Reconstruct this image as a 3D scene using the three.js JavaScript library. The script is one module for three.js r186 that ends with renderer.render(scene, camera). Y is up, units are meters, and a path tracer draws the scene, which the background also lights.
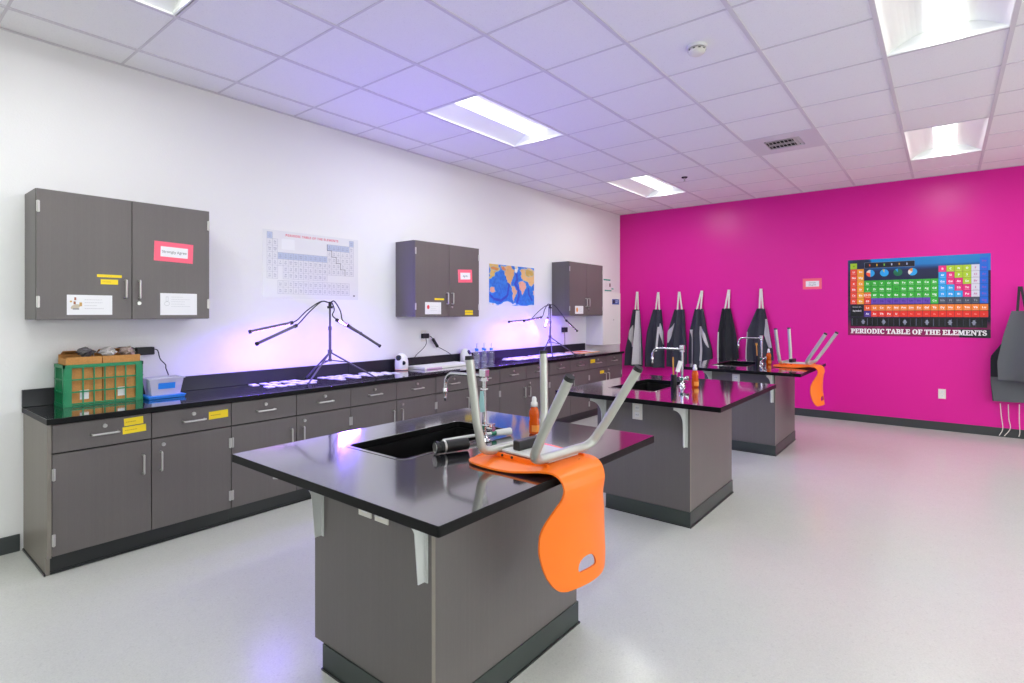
import * as THREE from 'three';
import { RoundedBoxGeometry } from 'three/addons/geometries/RoundedBoxGeometry.js';
import { mergeGeometries, mergeVertices, toCreasedNormals } from 'three/addons/utils/BufferGeometryUtils.js';
import { RectAreaLightUniformsLib } from 'three/addons/lights/RectAreaLightUniformsLib.js';
import { Brush, Evaluator, SUBTRACTION } from 'three-bvh-csg';

// ---------------------------------------------------------------- camera, light, exposure
const W = 1024, H = 683, FOCAL = 543.42, CX = 512, CY = 313, YAW = 38.548 * Math.PI / 180, EYE = 1.405;
const scene = new THREE.Scene();
scene.background = new THREE.Color().setRGB(2.65, 2.9, 2.85);   // bright overcast sky behind the windows of the right wall
const renderer = new THREE.WebGLRenderer({ antialias: true });
renderer.toneMapping = THREE.LinearToneMapping;
renderer.toneMappingExposure = 1.95;
renderer.shadowMap.enabled = true;
RectAreaLightUniformsLib.init();
const camera = new THREE.PerspectiveCamera(2 * Math.atan(370 / FOCAL) * 180 / Math.PI, W / 740, 0.05, 60);
camera.position.set(0, EYE, 0);
camera.rotation.set(0, YAW, 0);
camera.setViewOffset(W, 740, 0, 57, W, H);           // level camera, lens shifted so the horizon sits at pixel row 313
camera.updateProjectionMatrix();
scene.add(camera);

const TROFFER = { intensity: 16.5, color: new THREE.Color(0.975, 1.0, 0.965), glow: 1.15 };
const GROW = { intensity: 190, color: new THREE.Color(0.145, 0.052, 1.0), glow: 9 };

// ---------------------------------------------------------------- room measures (metres)
const XL = -4.285, XR = 4.3, ZF = -8.297, ZB = 4.2, HC = 3.053, TOP = 0.845;
const S = Math.sin(YAW), C = Math.cos(YAW);
function ray(px, py) { const a = (px - CX) / FOCAL, b = (CY - py) / FOCAL; return new THREE.Vector3(-S + C * a, b, -C - S * a); }
const eye = new THREE.Vector3(0, EYE, 0);
const onX = (px, py, x = XL) => { const r = ray(px, py); return eye.clone().addScaledVector(r, x / r.x); };
const onY = (px, py, y = TOP) => { const r = ray(px, py); return eye.clone().addScaledVector(r, (y - EYE) / r.y); };
const onZ = (px, py, z = ZF) => { const r = ray(px, py); return eye.clone().addScaledVector(r, z / r.z); };

let seed = 7;
const rnd = () => { seed = (seed * 1664525 + 1013904223) % 4294967296; return seed / 4294967296; };
const rr = (a, b) => a + (b - a) * rnd();

// ---------------------------------------------------------------- helpers
const V = (x, y, z) => new THREE.Vector3(x, y, z);
const used = new Map();
function numbered(name) { const n = used.get(name) ?? 0; used.set(name, n + 1); return n ? `${name}_${String(n).padStart(3, '0')}` : name; }
function mesh(name, geo, mat, parent = scene, pos) {
  const m = new THREE.Mesh(geo, mat);
  m.name = parent === scene ? numbered(name) : name;
  m.castShadow = m.receiveShadow = true;
  if (pos) m.position.set(...pos);
  parent.add(m);
  return m;
}
function tag(o, label, category, group) { o.userData.label = label; o.userData.category = category; if (group) o.userData.group = group; return o; }
function thing(name, label, category, pos = [0, 0, 0], group) {
  const g = new THREE.Group(); g.name = numbered(name); g.position.set(...pos); scene.add(g);
  return tag(g, label, category, group);
}
function copyOf(src, pos, label) {
  const c = src.clone(); c.name = numbered(src.name.replace(/_\d{3}$/, '')); c.userData = { ...src.userData };
  if (label) c.userData.label = label;
  c.position.set(...pos); scene.add(c); return c;
}
function structure(name) { const g = new THREE.Group(); g.name = name; g.userData.kind = 'structure'; scene.add(g); return g; }
function metreUV(geo, s = 1) {           // uv in metres, from the face each vertex belongs to
  const g = geo.index ? geo.toNonIndexed() : geo, p = g.attributes.position, uv = new Float32Array(p.count * 2);
  const a = V(0, 0, 0), b = V(0, 0, 0), c = V(0, 0, 0), n = V(0, 0, 0);
  for (let i = 0; i < p.count; i += 3) {
    a.fromBufferAttribute(p, i); b.fromBufferAttribute(p, i + 1); c.fromBufferAttribute(p, i + 2);
    n.subVectors(b, a).cross(c.clone().sub(a));
    const ax = Math.abs(n.x), ay = Math.abs(n.y), az = Math.abs(n.z);
    [a, b, c].forEach((v, k) => {
      const q = ax >= ay && ax >= az ? [v.z, v.y] : az >= ay ? [v.x, v.y] : [v.x, v.z];
      uv[(i + k) * 2] = q[0] * s; uv[(i + k) * 2 + 1] = q[1] * s;
    });
  }
  g.setAttribute('uv', new THREE.BufferAttribute(uv, 2));
  return g;
}
const box = (w, h, d) => metreUV(new THREE.BoxGeometry(w, h, d));
const rbox = (w, h, d, r = 0.003, seg = 1) => metreUV(new RoundedBoxGeometry(w, h, d, seg, r));
const span = (x0, x1, y0, y1, z0, z1, r = 0) => {   // box by its limits
  const w = Math.abs(x1 - x0), h = Math.abs(y1 - y0), d = Math.abs(z1 - z0);
  const g = r ? new RoundedBoxGeometry(w, h, d, 1, r) : new THREE.BoxGeometry(w, h, d);
  return metreUV(g.translate((x0 + x1) / 2, (y0 + y1) / 2, (z0 + z1) / 2));
};
const cyl = (r0, r1, h, n = 20) => new THREE.CylinderGeometry(r0, r1, h, n);
const tube = (pts, r, seg = 24, rad = 10, tension = 0.5) => new THREE.TubeGeometry(new THREE.CatmullRomCurve3(pts.map((p) => (p.isVector3 ? p : V(...p))), false, 'catmullrom', tension), seg, r, rad, false);
function capped(pts, r, seg = 24, rad = 10) {        // tube with closed round ends
  const v = pts.map((p) => (p.isVector3 ? p : V(...p)));
  const ends = [v[0], v[v.length - 1]].map((p) => new THREE.SphereGeometry(r, rad, 6).translate(p.x, p.y, p.z));
  return mergeGeometries([tube(v, r, seg, rad), ...ends]);
}
const lathe = (pts, n = 24) => new THREE.LatheGeometry(pts.map((p) => new THREE.Vector2(...p)), n);
function rod(a, b, r, n = 12, r1 = r) {
  const d = b.clone().sub(a), g = new THREE.CylinderGeometry(r1, r, d.length(), n);
  g.applyQuaternion(new THREE.Quaternion().setFromUnitVectors(V(0, 1, 0), d.clone().normalize()));
  const m = a.clone().add(b).multiplyScalar(0.5);
  return g.translate(m.x, m.y, m.z);
}
const plain = (g) => { const q = g.index ? g.toNonIndexed() : g; for (const k of Object.keys(q.attributes)) if (!['position', 'normal', 'uv'].includes(k)) q.deleteAttribute(k); return q; };
const merge = (list) => mergeGeometries(list.map(plain));

// ---------------------------------------------------------------- textures
function valueNoise(n, cells, sd) {      // tileable smooth noise n x n
  let s = sd; const rn = () => { s = (s * 1664525 + 1013904223) % 4294967296; return s / 4294967296; };
  const g = Float32Array.from({ length: cells * cells }, rn), o = new Float32Array(n * n);
  for (let y = 0; y < n; y++) for (let x = 0; x < n; x++) {
    const fx = x / n * cells, fy = y / n * cells, ix = Math.floor(fx), iy = Math.floor(fy);
    const u = (fx - ix) ** 2 * (3 - 2 * (fx - ix)), v = (fy - iy) ** 2 * (3 - 2 * (fy - iy));
    const at = (a, b) => g[((b % cells) * cells) + (a % cells)];
    o[y * n + x] = (at(ix, iy) * (1 - u) + at(ix + 1, iy) * u) * (1 - v) + (at(ix, iy + 1) * (1 - u) + at(ix + 1, iy + 1) * u) * v;
  }
  return o;
}
function dataTex(n, fn, repeat = 1, srgb = true) {
  const d = new Uint8Array(n * n * 4);
  for (let i = 0; i < n * n; i++) { const c = fn(i, i % n, Math.floor(i / n)); d[i * 4] = c[0]; d[i * 4 + 1] = c[1]; d[i * 4 + 2] = c[2]; d[i * 4 + 3] = 255; }
  const t = new THREE.DataTexture(d, n, n); t.wrapS = t.wrapT = THREE.RepeatWrapping; t.magFilter = THREE.LinearFilter;
  if (srgb) t.colorSpace = THREE.SRGBColorSpace;
  t.repeat.set(repeat, repeat); t.needsUpdate = true; return t;
}
const clampB = (v) => Math.max(0, Math.min(255, Math.round(v)));
const grey = (v) => { const q = clampB(v); return [q, q, q]; };
const N = 512, n4 = valueNoise(N, 4, 11), n16 = valueNoise(N, 16, 12), n64 = valueNoise(N, 64, 13), n256 = valueNoise(N, 256, 14), n128 = valueNoise(N, 128, 15);
const tint = (base, f) => base.map((b) => clampB(b * f));
function grainTex(base) {                 // laminate: fine streaks that run up and down
  const cols = Float32Array.from({ length: N }, (_, x) => 0.5 * n256[x] + 0.3 * n64[x * 1] + 0.2 * n16[x]);
  return dataTex(N, (i, x, y) => tint(base, 0.95 + 0.05 * cols[x] + 0.03 * n4[i] + 0.025 * n256[(Math.floor(y / 6) * N) + x]), 1.3);
}
const floorTex = dataTex(N, (i) => tint([206, 208, 202], 0.965 + 0.05 * n256[i] + 0.008 * n16[i] + (n128[i] > 0.86 ? -0.03 : 0)), 1.1);
const ceilTex = dataTex(N, (i) => tint([246, 245, 245], 0.985 + 0.02 * n256[i] - (n128[i] > 0.87 ? 0.03 : 0)), 1.6);
const ceilBump = dataTex(N, (i) => grey(255 * (0.6 * n256[i] + 0.4 * n128[i])), 1.6, false);
const wallBump = dataTex(N, (i) => grey(255 * (0.5 * n128[i] + 0.5 * n64[i])), 2.2, false);
const cardTex = dataTex(N, (i, x) => tint([196, 140, 78], 0.93 + 0.08 * n64[i] + 0.06 * n256[x]), 3);
const clothTex = (b) => dataTex(256, (i, x, y) => tint(b, 0.9 + 0.1 * n256[(y * 2 % N) * N + (x * 2 % N)] + ((x + y) % 4 < 2 ? 0.07 : 0)), 9);

function canvasMat(w, h, draw, opt = {}) {
  const c = document.createElement('canvas'); c.width = w; c.height = h;
  const g = c.getContext('2d'); draw(g, w, h);
  const t = new THREE.CanvasTexture(c); t.colorSpace = THREE.SRGBColorSpace;
  return new THREE.MeshStandardMaterial({ map: t, roughness: 0.6, ...opt });
}

// ---------------------------------------------------------------- materials
const std = (o) => new THREE.MeshStandardMaterial(o), phy = (o) => new THREE.MeshPhysicalMaterial(o);
const M = {
  wallWhite: std({ color: 0xededed, roughness: 0.75, bumpMap: wallBump, bumpScale: 0.0006 }),
  wallPink: phy({ color: 0xe3209c, roughness: 0.3, specularIntensity: 0.6, bumpMap: wallBump, bumpScale: 0.0005 }),
  floor: phy({ map: floorTex, roughness: 0.22, ior: 1.5 }),
  tile: std({ map: ceilTex, roughness: 0.95, bumpMap: ceilBump, bumpScale: 0.0015 }),
  tee: std({ color: 0xdcd8dc, roughness: 0.6 }),
  base: std({ color: 0x3a3f40, roughness: 0.45 }),
  laminate: std({ map: grainTex([104, 99, 97]), roughness: 0.42 }),
  laminateEdge: std({ color: 0x2c2a2a, roughness: 0.6 }),
  panelEdge: std({ map: grainTex([132, 126, 116]), roughness: 0.45 }),
  toe: std({ color: 0x26292a, roughness: 0.35 }),
  islandBase: std({ color: 0x39413e, roughness: 0.4 }),
  epoxy: phy({ color: 0x1b1c21, roughness: 0.11, ior: 2.33, clearcoat: 1, clearcoatRoughness: 0.07 }),
  epoxyEdge: phy({ color: 0x08090a, roughness: 0.45, specularIntensity: 0.35 }),
  splash: phy({ color: 0x212126, roughness: 0.38, specularIntensity: 0.7 }),
  sink: std({ color: 0x0a0b0c, roughness: 0.4 }),
  steel: std({ color: 0xc9c8c4, roughness: 0.32, metalness: 0.9 }),
  chrome: std({ color: 0xd8dadd, roughness: 0.14, metalness: 1 }),
  bracket: std({ color: 0xcfd1cf, roughness: 0.5 }),
  legGrey: std({ color: 0xb9bbb4, roughness: 0.36, metalness: 0.45 }),
  plateGrey: std({ color: 0xd5d6d2, roughness: 0.5 }),
  orange: phy({ color: 0xff7a12, roughness: 0.38 }),
  black: std({ color: 0x111214, roughness: 0.45 }),
  softBlack: std({ color: 0x1b1c20, roughness: 0.6 }),
  whitePlastic: std({ color: 0xeeeeec, roughness: 0.35 }),
  whiteMetal: std({ color: 0xe9e8e4, roughness: 0.45 }),
  ivory: std({ color: 0xe9e6dc, roughness: 0.4 }),
  slot: std({ color: 0x35312c, roughness: 0.6 }),
  yellow: std({ color: 0xf9d813, roughness: 0.6 }),
  green: phy({ color: 0x0b8454, roughness: 0.4 }),
  card: std({ map: cardTex, roughness: 0.85 }),
  cardDark: std({ color: 0x8a5a2c, roughness: 0.9 }),
  blue: phy({ color: 0x1783ea, roughness: 0.3 }),
  clear: phy({ color: 0xf4f6fb, roughness: 0.07, transmission: 0.93, thickness: 0, ior: 1.45 }),
  frosted: phy({ color: 0xe6e6f2, roughness: 0.55, transmission: 0.5, thickness: 0 }),
  white: std({ color: 0xf6f6f6, roughness: 0.7 }),
  soap: phy({ color: 0xf26a12, roughness: 0.12, transmission: 0.35, thickness: 0, ior: 1.45 }),
  teal: std({ color: 0x9cc9cc, roughness: 0.6 }),
  wood: std({ color: 0xc98f3e, roughness: 0.6 }),
  greenKnob: std({ color: 0x1d7a5d, roughness: 0.4 }),
  grow: std({ color: 0x57535f, roughness: 0.4 }),
  growLED: std({ color: 0x221a33, emissive: new THREE.Color(0.75, 0.35, 1.0), emissiveIntensity: GROW.glow }),
  lens: std({ color: 0xffffff, roughness: 0.5, emissive: TROFFER.color, emissiveIntensity: TROFFER.glow }),
  reflector: std({ color: 0xf3f5f3, roughness: 0.5 }),
  pane: phy({ color: 0xffffff, roughness: 0.0, transmission: 1, thickness: 0, ior: 1.45 }),
  pavement: std({ color: 0xcfccc4, roughness: 0.9 }),
  strap: std({ color: 0xe6e2da, roughness: 0.9 }),
  apronDark: std({ map: clothTex([58, 60, 72]), roughness: 0.92 }),
  apronBlack: std({ map: clothTex([38, 40, 46]), roughness: 0.92 }),
  apronGrey: std({ map: clothTex([92, 95, 100]), roughness: 0.92 }),
  apronWhite: std({ map: clothTex([206, 204, 206]), roughness: 0.92 }),
};
for (const k of Object.keys(M)) M[k].name = k;

// ---------------------------------------------------------------- setting: floor, walls, baseboards
function struct(name, geo, mat) { const m = mesh(name, geo, mat); m.userData.kind = 'structure'; return m; }
struct('floor', span(XL - 0.15, XR + 0.15, -0.12, 0, ZF - 0.15, ZB + 0.15), M.floor);
struct('wall_left', span(XL - 0.15, XL, 0, HC + 0.25, ZF - 0.15, ZB + 0.15), M.wallWhite);
struct('wall_far', span(XL, XR, 0, HC + 0.25, ZF - 0.15, ZF), M.wallPink);
const WINDOWS = [[-7.2, -4.9], [-4.3, -2.0], [-1.4, 0.9]], SILL = 0.9, HEAD = 2.6;
{
  const pc = [span(XR, XR + 0.15, 0, SILL, ZF - 0.15, ZB + 0.15), span(XR, XR + 0.15, HEAD, HC + 0.25, ZF - 0.15, ZB + 0.15)];
  let z = ZF - 0.15; for (const [a, b] of [...WINDOWS, [ZB + 0.15, 0]]) { pc.push(span(XR, XR + 0.15, SILL, HEAD, z, a)); z = b; }
  struct('wall_right', merge(pc), M.wallWhite);
  WINDOWS.forEach(([a, b], k) => {
    const w = structure(`window_${k + 1}`), m = (a + b) / 2;
    mesh('frame', merge([span(XR + 0.05, XR + 0.1, SILL, SILL + 0.05, a, b), span(XR + 0.05, XR + 0.1, HEAD - 0.05, HEAD, a, b), span(XR + 0.05, XR + 0.1, SILL + 0.05, HEAD - 0.05, a, a + 0.05), span(XR + 0.05, XR + 0.1, SILL + 0.05, HEAD - 0.05, b - 0.05, b), span(XR + 0.05, XR + 0.1, SILL + 0.05, HEAD - 0.05, m - 0.025, m + 0.025)]), M.steel, w);
    for (const [p, q] of [[a + 0.05, m - 0.025], [m + 0.025, b - 0.05]]) mesh('pane', span(XR + 0.072, XR + 0.078, SILL + 0.05, HEAD - 0.05, p, q), M.pane, w);
  });
  struct('ground', span(XR + 0.15, 40, -0.3, -0.1, -30, 30), M.pavement);
}
struct('wall_behind', span(XL, XR, 0, HC + 0.25, ZB, ZB + 0.15), M.wallWhite);
struct('baseboard_left', span(XL, XL + 0.012, 0, 0.1, -0.70, ZB, 0.003), M.base);
struct('baseboard_left_end', span(XL, XL + 0.012, 0, 0.1, ZF + 0.012, -7.262, 0.003), M.base);
struct('baseboard_far', span(XL, XR, 0, 0.1, ZF, ZF + 0.012, 0.003), M.base);
struct('baseboard_right', span(XR - 0.012, XR, 0, 0.1, ZF + 0.012, ZB, 0.003), M.base);
struct('baseboard_behind', span(XL + 0.012, XR - 0.012, 0, 0.1, ZB - 0.012, ZB, 0.003), M.base);

// ---------------------------------------------------------------- ceiling: slab, tee grid, lay-in tiles
const XLINES = [XL], ZLINES = [ZF];
for (let x = 0.305 - 0.61 * 7; x < XR - 0.05; x += 0.61) XLINES.push(x);
for (let z = -7.917; z < ZB - 0.05; z += 0.61) ZLINES.push(z);
XLINES.push(XR); ZLINES.push(ZB);
const LIGHTS = [];
for (const x of [-3.05, 0, 3.05]) for (const z of [-6.697, -3.647, -0.597, 2.453]) LIGHTS.push([x, z]);
const VENT = [-1.22, -5.782];
{
  const ceiling = structure('ceiling');
  mesh('ceiling_slab', span(XL - 0.15, XR + 0.15, HC + 0.2, HC + 0.35, ZF - 0.15, ZB + 0.15), M.wallWhite, ceiling);
  for (const x of XLINES.slice(1, -1)) mesh('main_tee', span(x - 0.0125, x + 0.0125, HC, HC + 0.03, ZF, ZB), M.tee, ceiling);
  const crossGeo = new Map(), tileGeo = new Map(), rest = [];
  for (let i = 0; i + 1 < XLINES.length; i++) for (let j = 0; j + 1 < ZLINES.length; j++) {
    const x0 = XLINES[i], x1 = XLINES[i + 1], z0 = ZLINES[j], z1 = ZLINES[j + 1], cx = (x0 + x1) / 2, cz = (z0 + z1) / 2;
    const inLight = LIGHTS.some(([lx, lz]) => Math.abs(cx - lx) < 0.2 && Math.abs(cz - lz) < 0.5);
    const inVent = Math.abs(cx - VENT[0]) < 0.2 && Math.abs(cz - VENT[1]) < 0.2;
    const w = x1 - x0, d = z1 - z0, near = cx < 1.6 && cz < 0.6;
    if (j && !LIGHTS.some(([lx, lz]) => Math.abs(cx - lx) < 0.2 && Math.abs(z0 - lz) < 0.2)) {
      const ck = w.toFixed(3);
      if (!crossGeo.has(ck)) crossGeo.set(ck, box(w - 0.025, 0.028, 0.013));
      if (near) mesh('cross_tee', crossGeo.get(ck), M.tee, ceiling, [cx, HC + 0.0155, z0]);
      else rest.push([crossGeo.get(ck), cx, HC + 0.0155, z0]);
    }
    if (inLight || inVent) continue;
    const key = `${w.toFixed(3)}_${d.toFixed(3)}`;
    if (!tileGeo.has(key)) tileGeo.set(key, rbox(w - 0.004, 0.016, d - 0.004, 0.004));
    if (near) mesh('ceiling_tile', tileGeo.get(key), M.tile, ceiling, [cx, HC + 0.0135, cz]);
    else rest.push([tileGeo.get(key), cx, HC + 0.0135, cz]);
  }
  const m = mesh('tile_field', merge(rest.map(([g, x, y, z]) => g.clone().translate(x, y, z))), M.tile, ceiling);
  m.userData.kind = 'stuff';
  mesh('wall_angle', span(XL, XL + 0.02, HC - 0.002, HC + 0.004, ZF, ZB), M.tee, ceiling);
  mesh('wall_angle', span(XL, XR, HC - 0.002, HC + 0.004, ZF, ZF + 0.02), M.tee, ceiling);
}

// ---------------------------------------------------------------- ceiling lights (recessed fluorescent troffers)
{
  const L = 1.19, hw = 0.29;
  const wing = (s) => {                  // curved white reflector between the outer edge and the lens
    const p = [];
    for (let k = 0; k <= 8; k++) { const a = k / 8; p.push([s * (hw - (hw - 0.085) * a), 0.006 + 0.085 * Math.sin(a * Math.PI / 2)]); }
    const sh = new THREE.Shape();
    p.forEach(([x, y], k) => (k ? sh.lineTo(x, y) : sh.moveTo(x, y)));
    for (let k = 8; k >= 0; k--) sh.lineTo(p[k][0], p[k][1] + 0.006);
    return new THREE.ExtrudeGeometry(sh, { depth: L - 0.02, bevelEnabled: false }).translate(0, 0, -(L - 0.02) / 2);
  };
  const lensShape = new THREE.Shape();
  for (let k = 0; k <= 10; k++) { const a = Math.PI * k / 10; const x = -0.085 * Math.cos(a), y = 0.085 - 0.05 * Math.sin(a); if (k) lensShape.lineTo(x, y); else lensShape.moveTo(x, y); }
  const lensGeo = new THREE.ExtrudeGeometry(lensShape, { depth: L - 0.03, bevelEnabled: false }).translate(0, 0, -(L - 0.03) / 2);
  const frame = merge([span(-0.3, -0.288, 0, 0.02, -L / 2, L / 2), span(0.288, 0.3, 0, 0.02, -L / 2, L / 2), span(-0.288, 0.288, 0, 0.02, -L / 2, -L / 2 + 0.01), span(-0.288, 0.288, 0, 0.02, L / 2 - 0.01, L / 2)]);
  const housing = merge([span(-0.3, 0.3, 0.105, 0.112, -L / 2, L / 2), span(-0.3, -0.295, 0.02, 0.105, -L / 2, L / 2), span(0.295, 0.3, 0.02, 0.105, -L / 2, L / 2)]);
  const plate = (s) => span(-0.288, 0.288, 0.006, 0.105, s * (L / 2 - 0.01), s * (L / 2 - 0.014));
  const rows = { '-3.05': 'above the wall counter side', 0: 'over the middle aisle', 3.05: 'over the far right of the room' };
  const at = ['next to the magenta wall', 'second from the magenta wall', 'third from the magenta wall', 'fourth from the magenta wall'];
  const gW = [wing(-1), wing(1)], gP = [plate(-1), plate(1)];
  LIGHTS.forEach(([x, z], i) => {
    const t = thing('ceiling_light', `recessed fluorescent ceiling light ${rows[x]}, ${at[i % 4]}`, 'ceiling light', [x, HC + 0.002, z], 'recessed fluorescent lights in the ceiling grid');
    mesh('frame', frame, M.reflector, t); mesh('housing', housing, M.reflector, t);
    gW.forEach((g) => mesh('reflector_wing', g, M.reflector, t));
    gP.forEach((g) => mesh('end_plate', g, M.reflector, t));
    const lens = mesh('light_lens', lensGeo, M.lens, t); lens.userData.label = 'glowing white lens';
    const l = new THREE.RectAreaLight(TROFFER.color, TROFFER.intensity, 0.17, L - 0.06);
    l.position.set(x, HC + 0.03, z); l.rotation.x = -Math.PI / 2; scene.add(l);
  });
}
// air diffuser, smoke detector, sprinkler
{
  const t = thing('ceiling_vent', 'square white ceiling air vent with dark louvre slats', 'vent', [VENT[0], HC, VENT[1]]);
  const q = 0.3, o = 0.155;
  mesh('face_plate', merge([span(-q, -o, 0, 0.012, -q, q), span(o, q, 0, 0.012, -q, q), span(-o, o, 0, 0.012, -q, -o), span(-o, o, 0, 0.012, o, q)]), M.tee, t);
  mesh('duct', merge([span(-o - 0.01, o + 0.01, 0.15, 0.16, -o - 0.01, o + 0.01), span(-o - 0.01, -o, 0.012, 0.15, -o, o), span(o, o + 0.01, 0.012, 0.15, -o, o), span(-o, o, 0.012, 0.15, -o - 0.01, -o), span(-o, o, 0.012, 0.15, o, o + 0.01)]), M.softBlack, t);
  for (let k = 0; k < 9; k++) { const s = mesh('slat', box(0.004, 0.034, 2 * o), M.tee, t, [-0.136 + k * 0.034, 0.014, 0]); s.rotation.z = (k < 7 ? 1 : -1) * 0.6; }
  for (const z of [-0.07, 0.07]) mesh('divider', box(2 * o, 0.02, 0.004), M.tee, t, [0, 0.02, z]);
  const d = thing('smoke_detector', 'round white smoke detector on the ceiling', 'detector', [-1.202, HC, -3.347]);
  mesh('base_plate', cyl(0.062, 0.058, 0.016, 32), M.whitePlastic, d, [0, -0.003, 0]);
  mesh('body', lathe([[0, -0.05], [0.03, -0.05], [0.046, -0.04], [0.052, -0.026], [0.052, -0.011], [0, -0.011]], 32), M.ivory, d);
  for (let k = 0; k < 10; k++) { const a = k * Math.PI / 5; const s = mesh('slot', box(0.014, 0.006, 0.004), M.slot, d, [Math.sin(a) * 0.051, -0.024, Math.cos(a) * 0.051]); s.rotation.y = a; }
  const s = thing('sprinkler_head', 'small dark fire sprinkler head hanging from the ceiling', 'sprinkler', [-2.478, HC, -6.476]);
  mesh('escutcheon', cyl(0.036, 0.032, 0.012, 24), M.softBlack, s, [0, -0.001, 0]);
  mesh('stem', cyl(0.008, 0.008, 0.04, 12), M.steel, s, [0, -0.026, 0]);
  mesh('deflector', cyl(0.016, 0.016, 0.003, 16), M.steel, s, [0, -0.046, 0]);
}

// ---------------------------------------------------------------- shared hardware
const pullGeo = (len) => tube([[0, -len / 2, 0], [0.026, -len / 2, 0], [0.03, -len / 2 + 0.006, 0], [0.03, len / 2 - 0.006, 0], [0.026, len / 2, 0], [0, len / 2, 0]], 0.0062, 28, 8, 0.1);
const PULL_V = pullGeo(0.11), PULL_H = pullGeo(0.125).rotateX(Math.PI / 2);
const LOCK = merge([cyl(0.011, 0.011, 0.012, 20).rotateZ(Math.PI / 2).translate(0.006, 0, 0), span(0.0119, 0.0128, -0.006, 0.006, -0.001, 0.001)]);
const HINGE = merge([rbox(0.004, 0.062, 0.016, 0.001).translate(0.002, 0, 0), cyl(0.0045, 0.0045, 0.066, 10).translate(0.004, 0, 0.0)]);

// ---------------------------------------------------------------- base cabinets along the left wall
const FACE = -3.715, Z0 = -0.735, UNIT = 0.93;
{
  const labels = [
    'grey base cabinet under the green crate, with yellow drawer labels',
    'grey base cabinet next to the one under the green crate',
    'grey base cabinet in front of the three-legged grow light with four bars',
    'grey base cabinet below the white flat box on the counter',
    'grey base cabinet below the clear wash bottles',
    'grey base cabinet below the farther grow light stand',
    'grey base cabinet at the magenta wall end, with yellow tags on drawer and door',
  ];
  const d = UNIT, half = d / 2, gap = 0.003;
  const drawerG = rbox(0.02, 0.15, half - gap * 1.5, 0.0015), doorG = rbox(0.02, 0.541, half - gap * 1.5, 0.0015);
  const bodyG = span(XL + 0.004, FACE - 0.021, 0.1, 0.813, 0, -d + 0.001), toeG = span(XL + 0.06, -3.76, 0, 0.099, 0, -d + 0.001);
  const toeStrip = span(-3.76, -3.752, 0, 0.012, 0, -d + 0.001);
  for (let u = 0; u < 7; u++) {
    const t = thing('base_cabinet', labels[u], 'cabinet', [0, 0, Z0 - u * d], 'base cabinets along the white wall');
    mesh('body', bodyG, M.laminateEdge, t);
    const toe = mesh('toe_kick', toeG, M.toe, t); toe.userData.label = 'black recessed toe kick';
    mesh('cove_strip', toeStrip, M.toe, toe);
    for (const s of [0, 1]) {
      const zc = -half / 2 - s * half;
      const dr = mesh('drawer', drawerG, M.laminate, t, [FACE - 0.01, 0.731, zc]);
      mesh('handle', PULL_H, M.steel, dr, [0.01, -0.003, 0]);
      mesh('lock', LOCK, M.steel, dr, [0.01, 0.038, 0]);
      const door = mesh('door', doorG, M.laminate, t, [FACE - 0.01, 0.3765, zc]);
      const inner = s ? 1 : -1;
      mesh('handle', PULL_V, M.steel, door, [0.01, 0.135, inner * (half / 2 - 0.047)]);
      if (s) mesh('lock', LOCK, M.steel, door, [0.01, 0.232, inner * (half / 2 - 0.062)]);
      for (const y of [0.165, -0.185]) mesh('hinge', HINGE, M.steel, door, [0.009, y, -inner * (half / 2 - 0.008)]);
    }
    if (u === 0) {
      const e = mesh('end_panel', merge([span(XL + 0.004, FACE, 0.1, 0.813, 0.001, 0.019), span(XL + 0.004, -3.752, 0, 0.1, 0.001, 0.019)]), M.panelEdge, t); e.userData.label = 'lighter tan-grey end panel';
      mesh('cove_strip', span(XL + 0.014, -3.748, 0, 0.012, 0.0192, 0.026), M.toe, e);
    }
    if (u === 6) mesh('end_panel', merge([span(XL + 0.004, FACE, 0.1, 0.813, -d, -d - 0.018), span(XL + 0.004, -3.752, 0, 0.1, -d, -d - 0.018)]), M.laminate, t);
  }
  const zEnd = Z0 - 7 * UNIT - 0.03;
  const top = thing('worktop', 'long glossy black counter worktop along the white wall', 'worktop', [0, 0, 0]);
  const slab = (x0, x1, z0, z1) => { const g = span(x0, x1, TOP - 0.031, TOP, z0, z1, 0.003); return g; };
  mesh('slab', slab(XL + 0.002, -3.685, -0.708, zEnd), [M.epoxyEdge, M.epoxyEdge, M.epoxy, M.epoxyEdge, M.epoxyEdge, M.epoxyEdge], top);
  for (const [a, b] of [[-0.708, -2.95], [-2.952, -5.36], [-5.362, -7.13]]) mesh('backsplash', span(XL + 0.002, XL + 0.022, TOP + 0.0005, TOP + 0.104, a, b, 0.002), M.splash, top);
}

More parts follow.
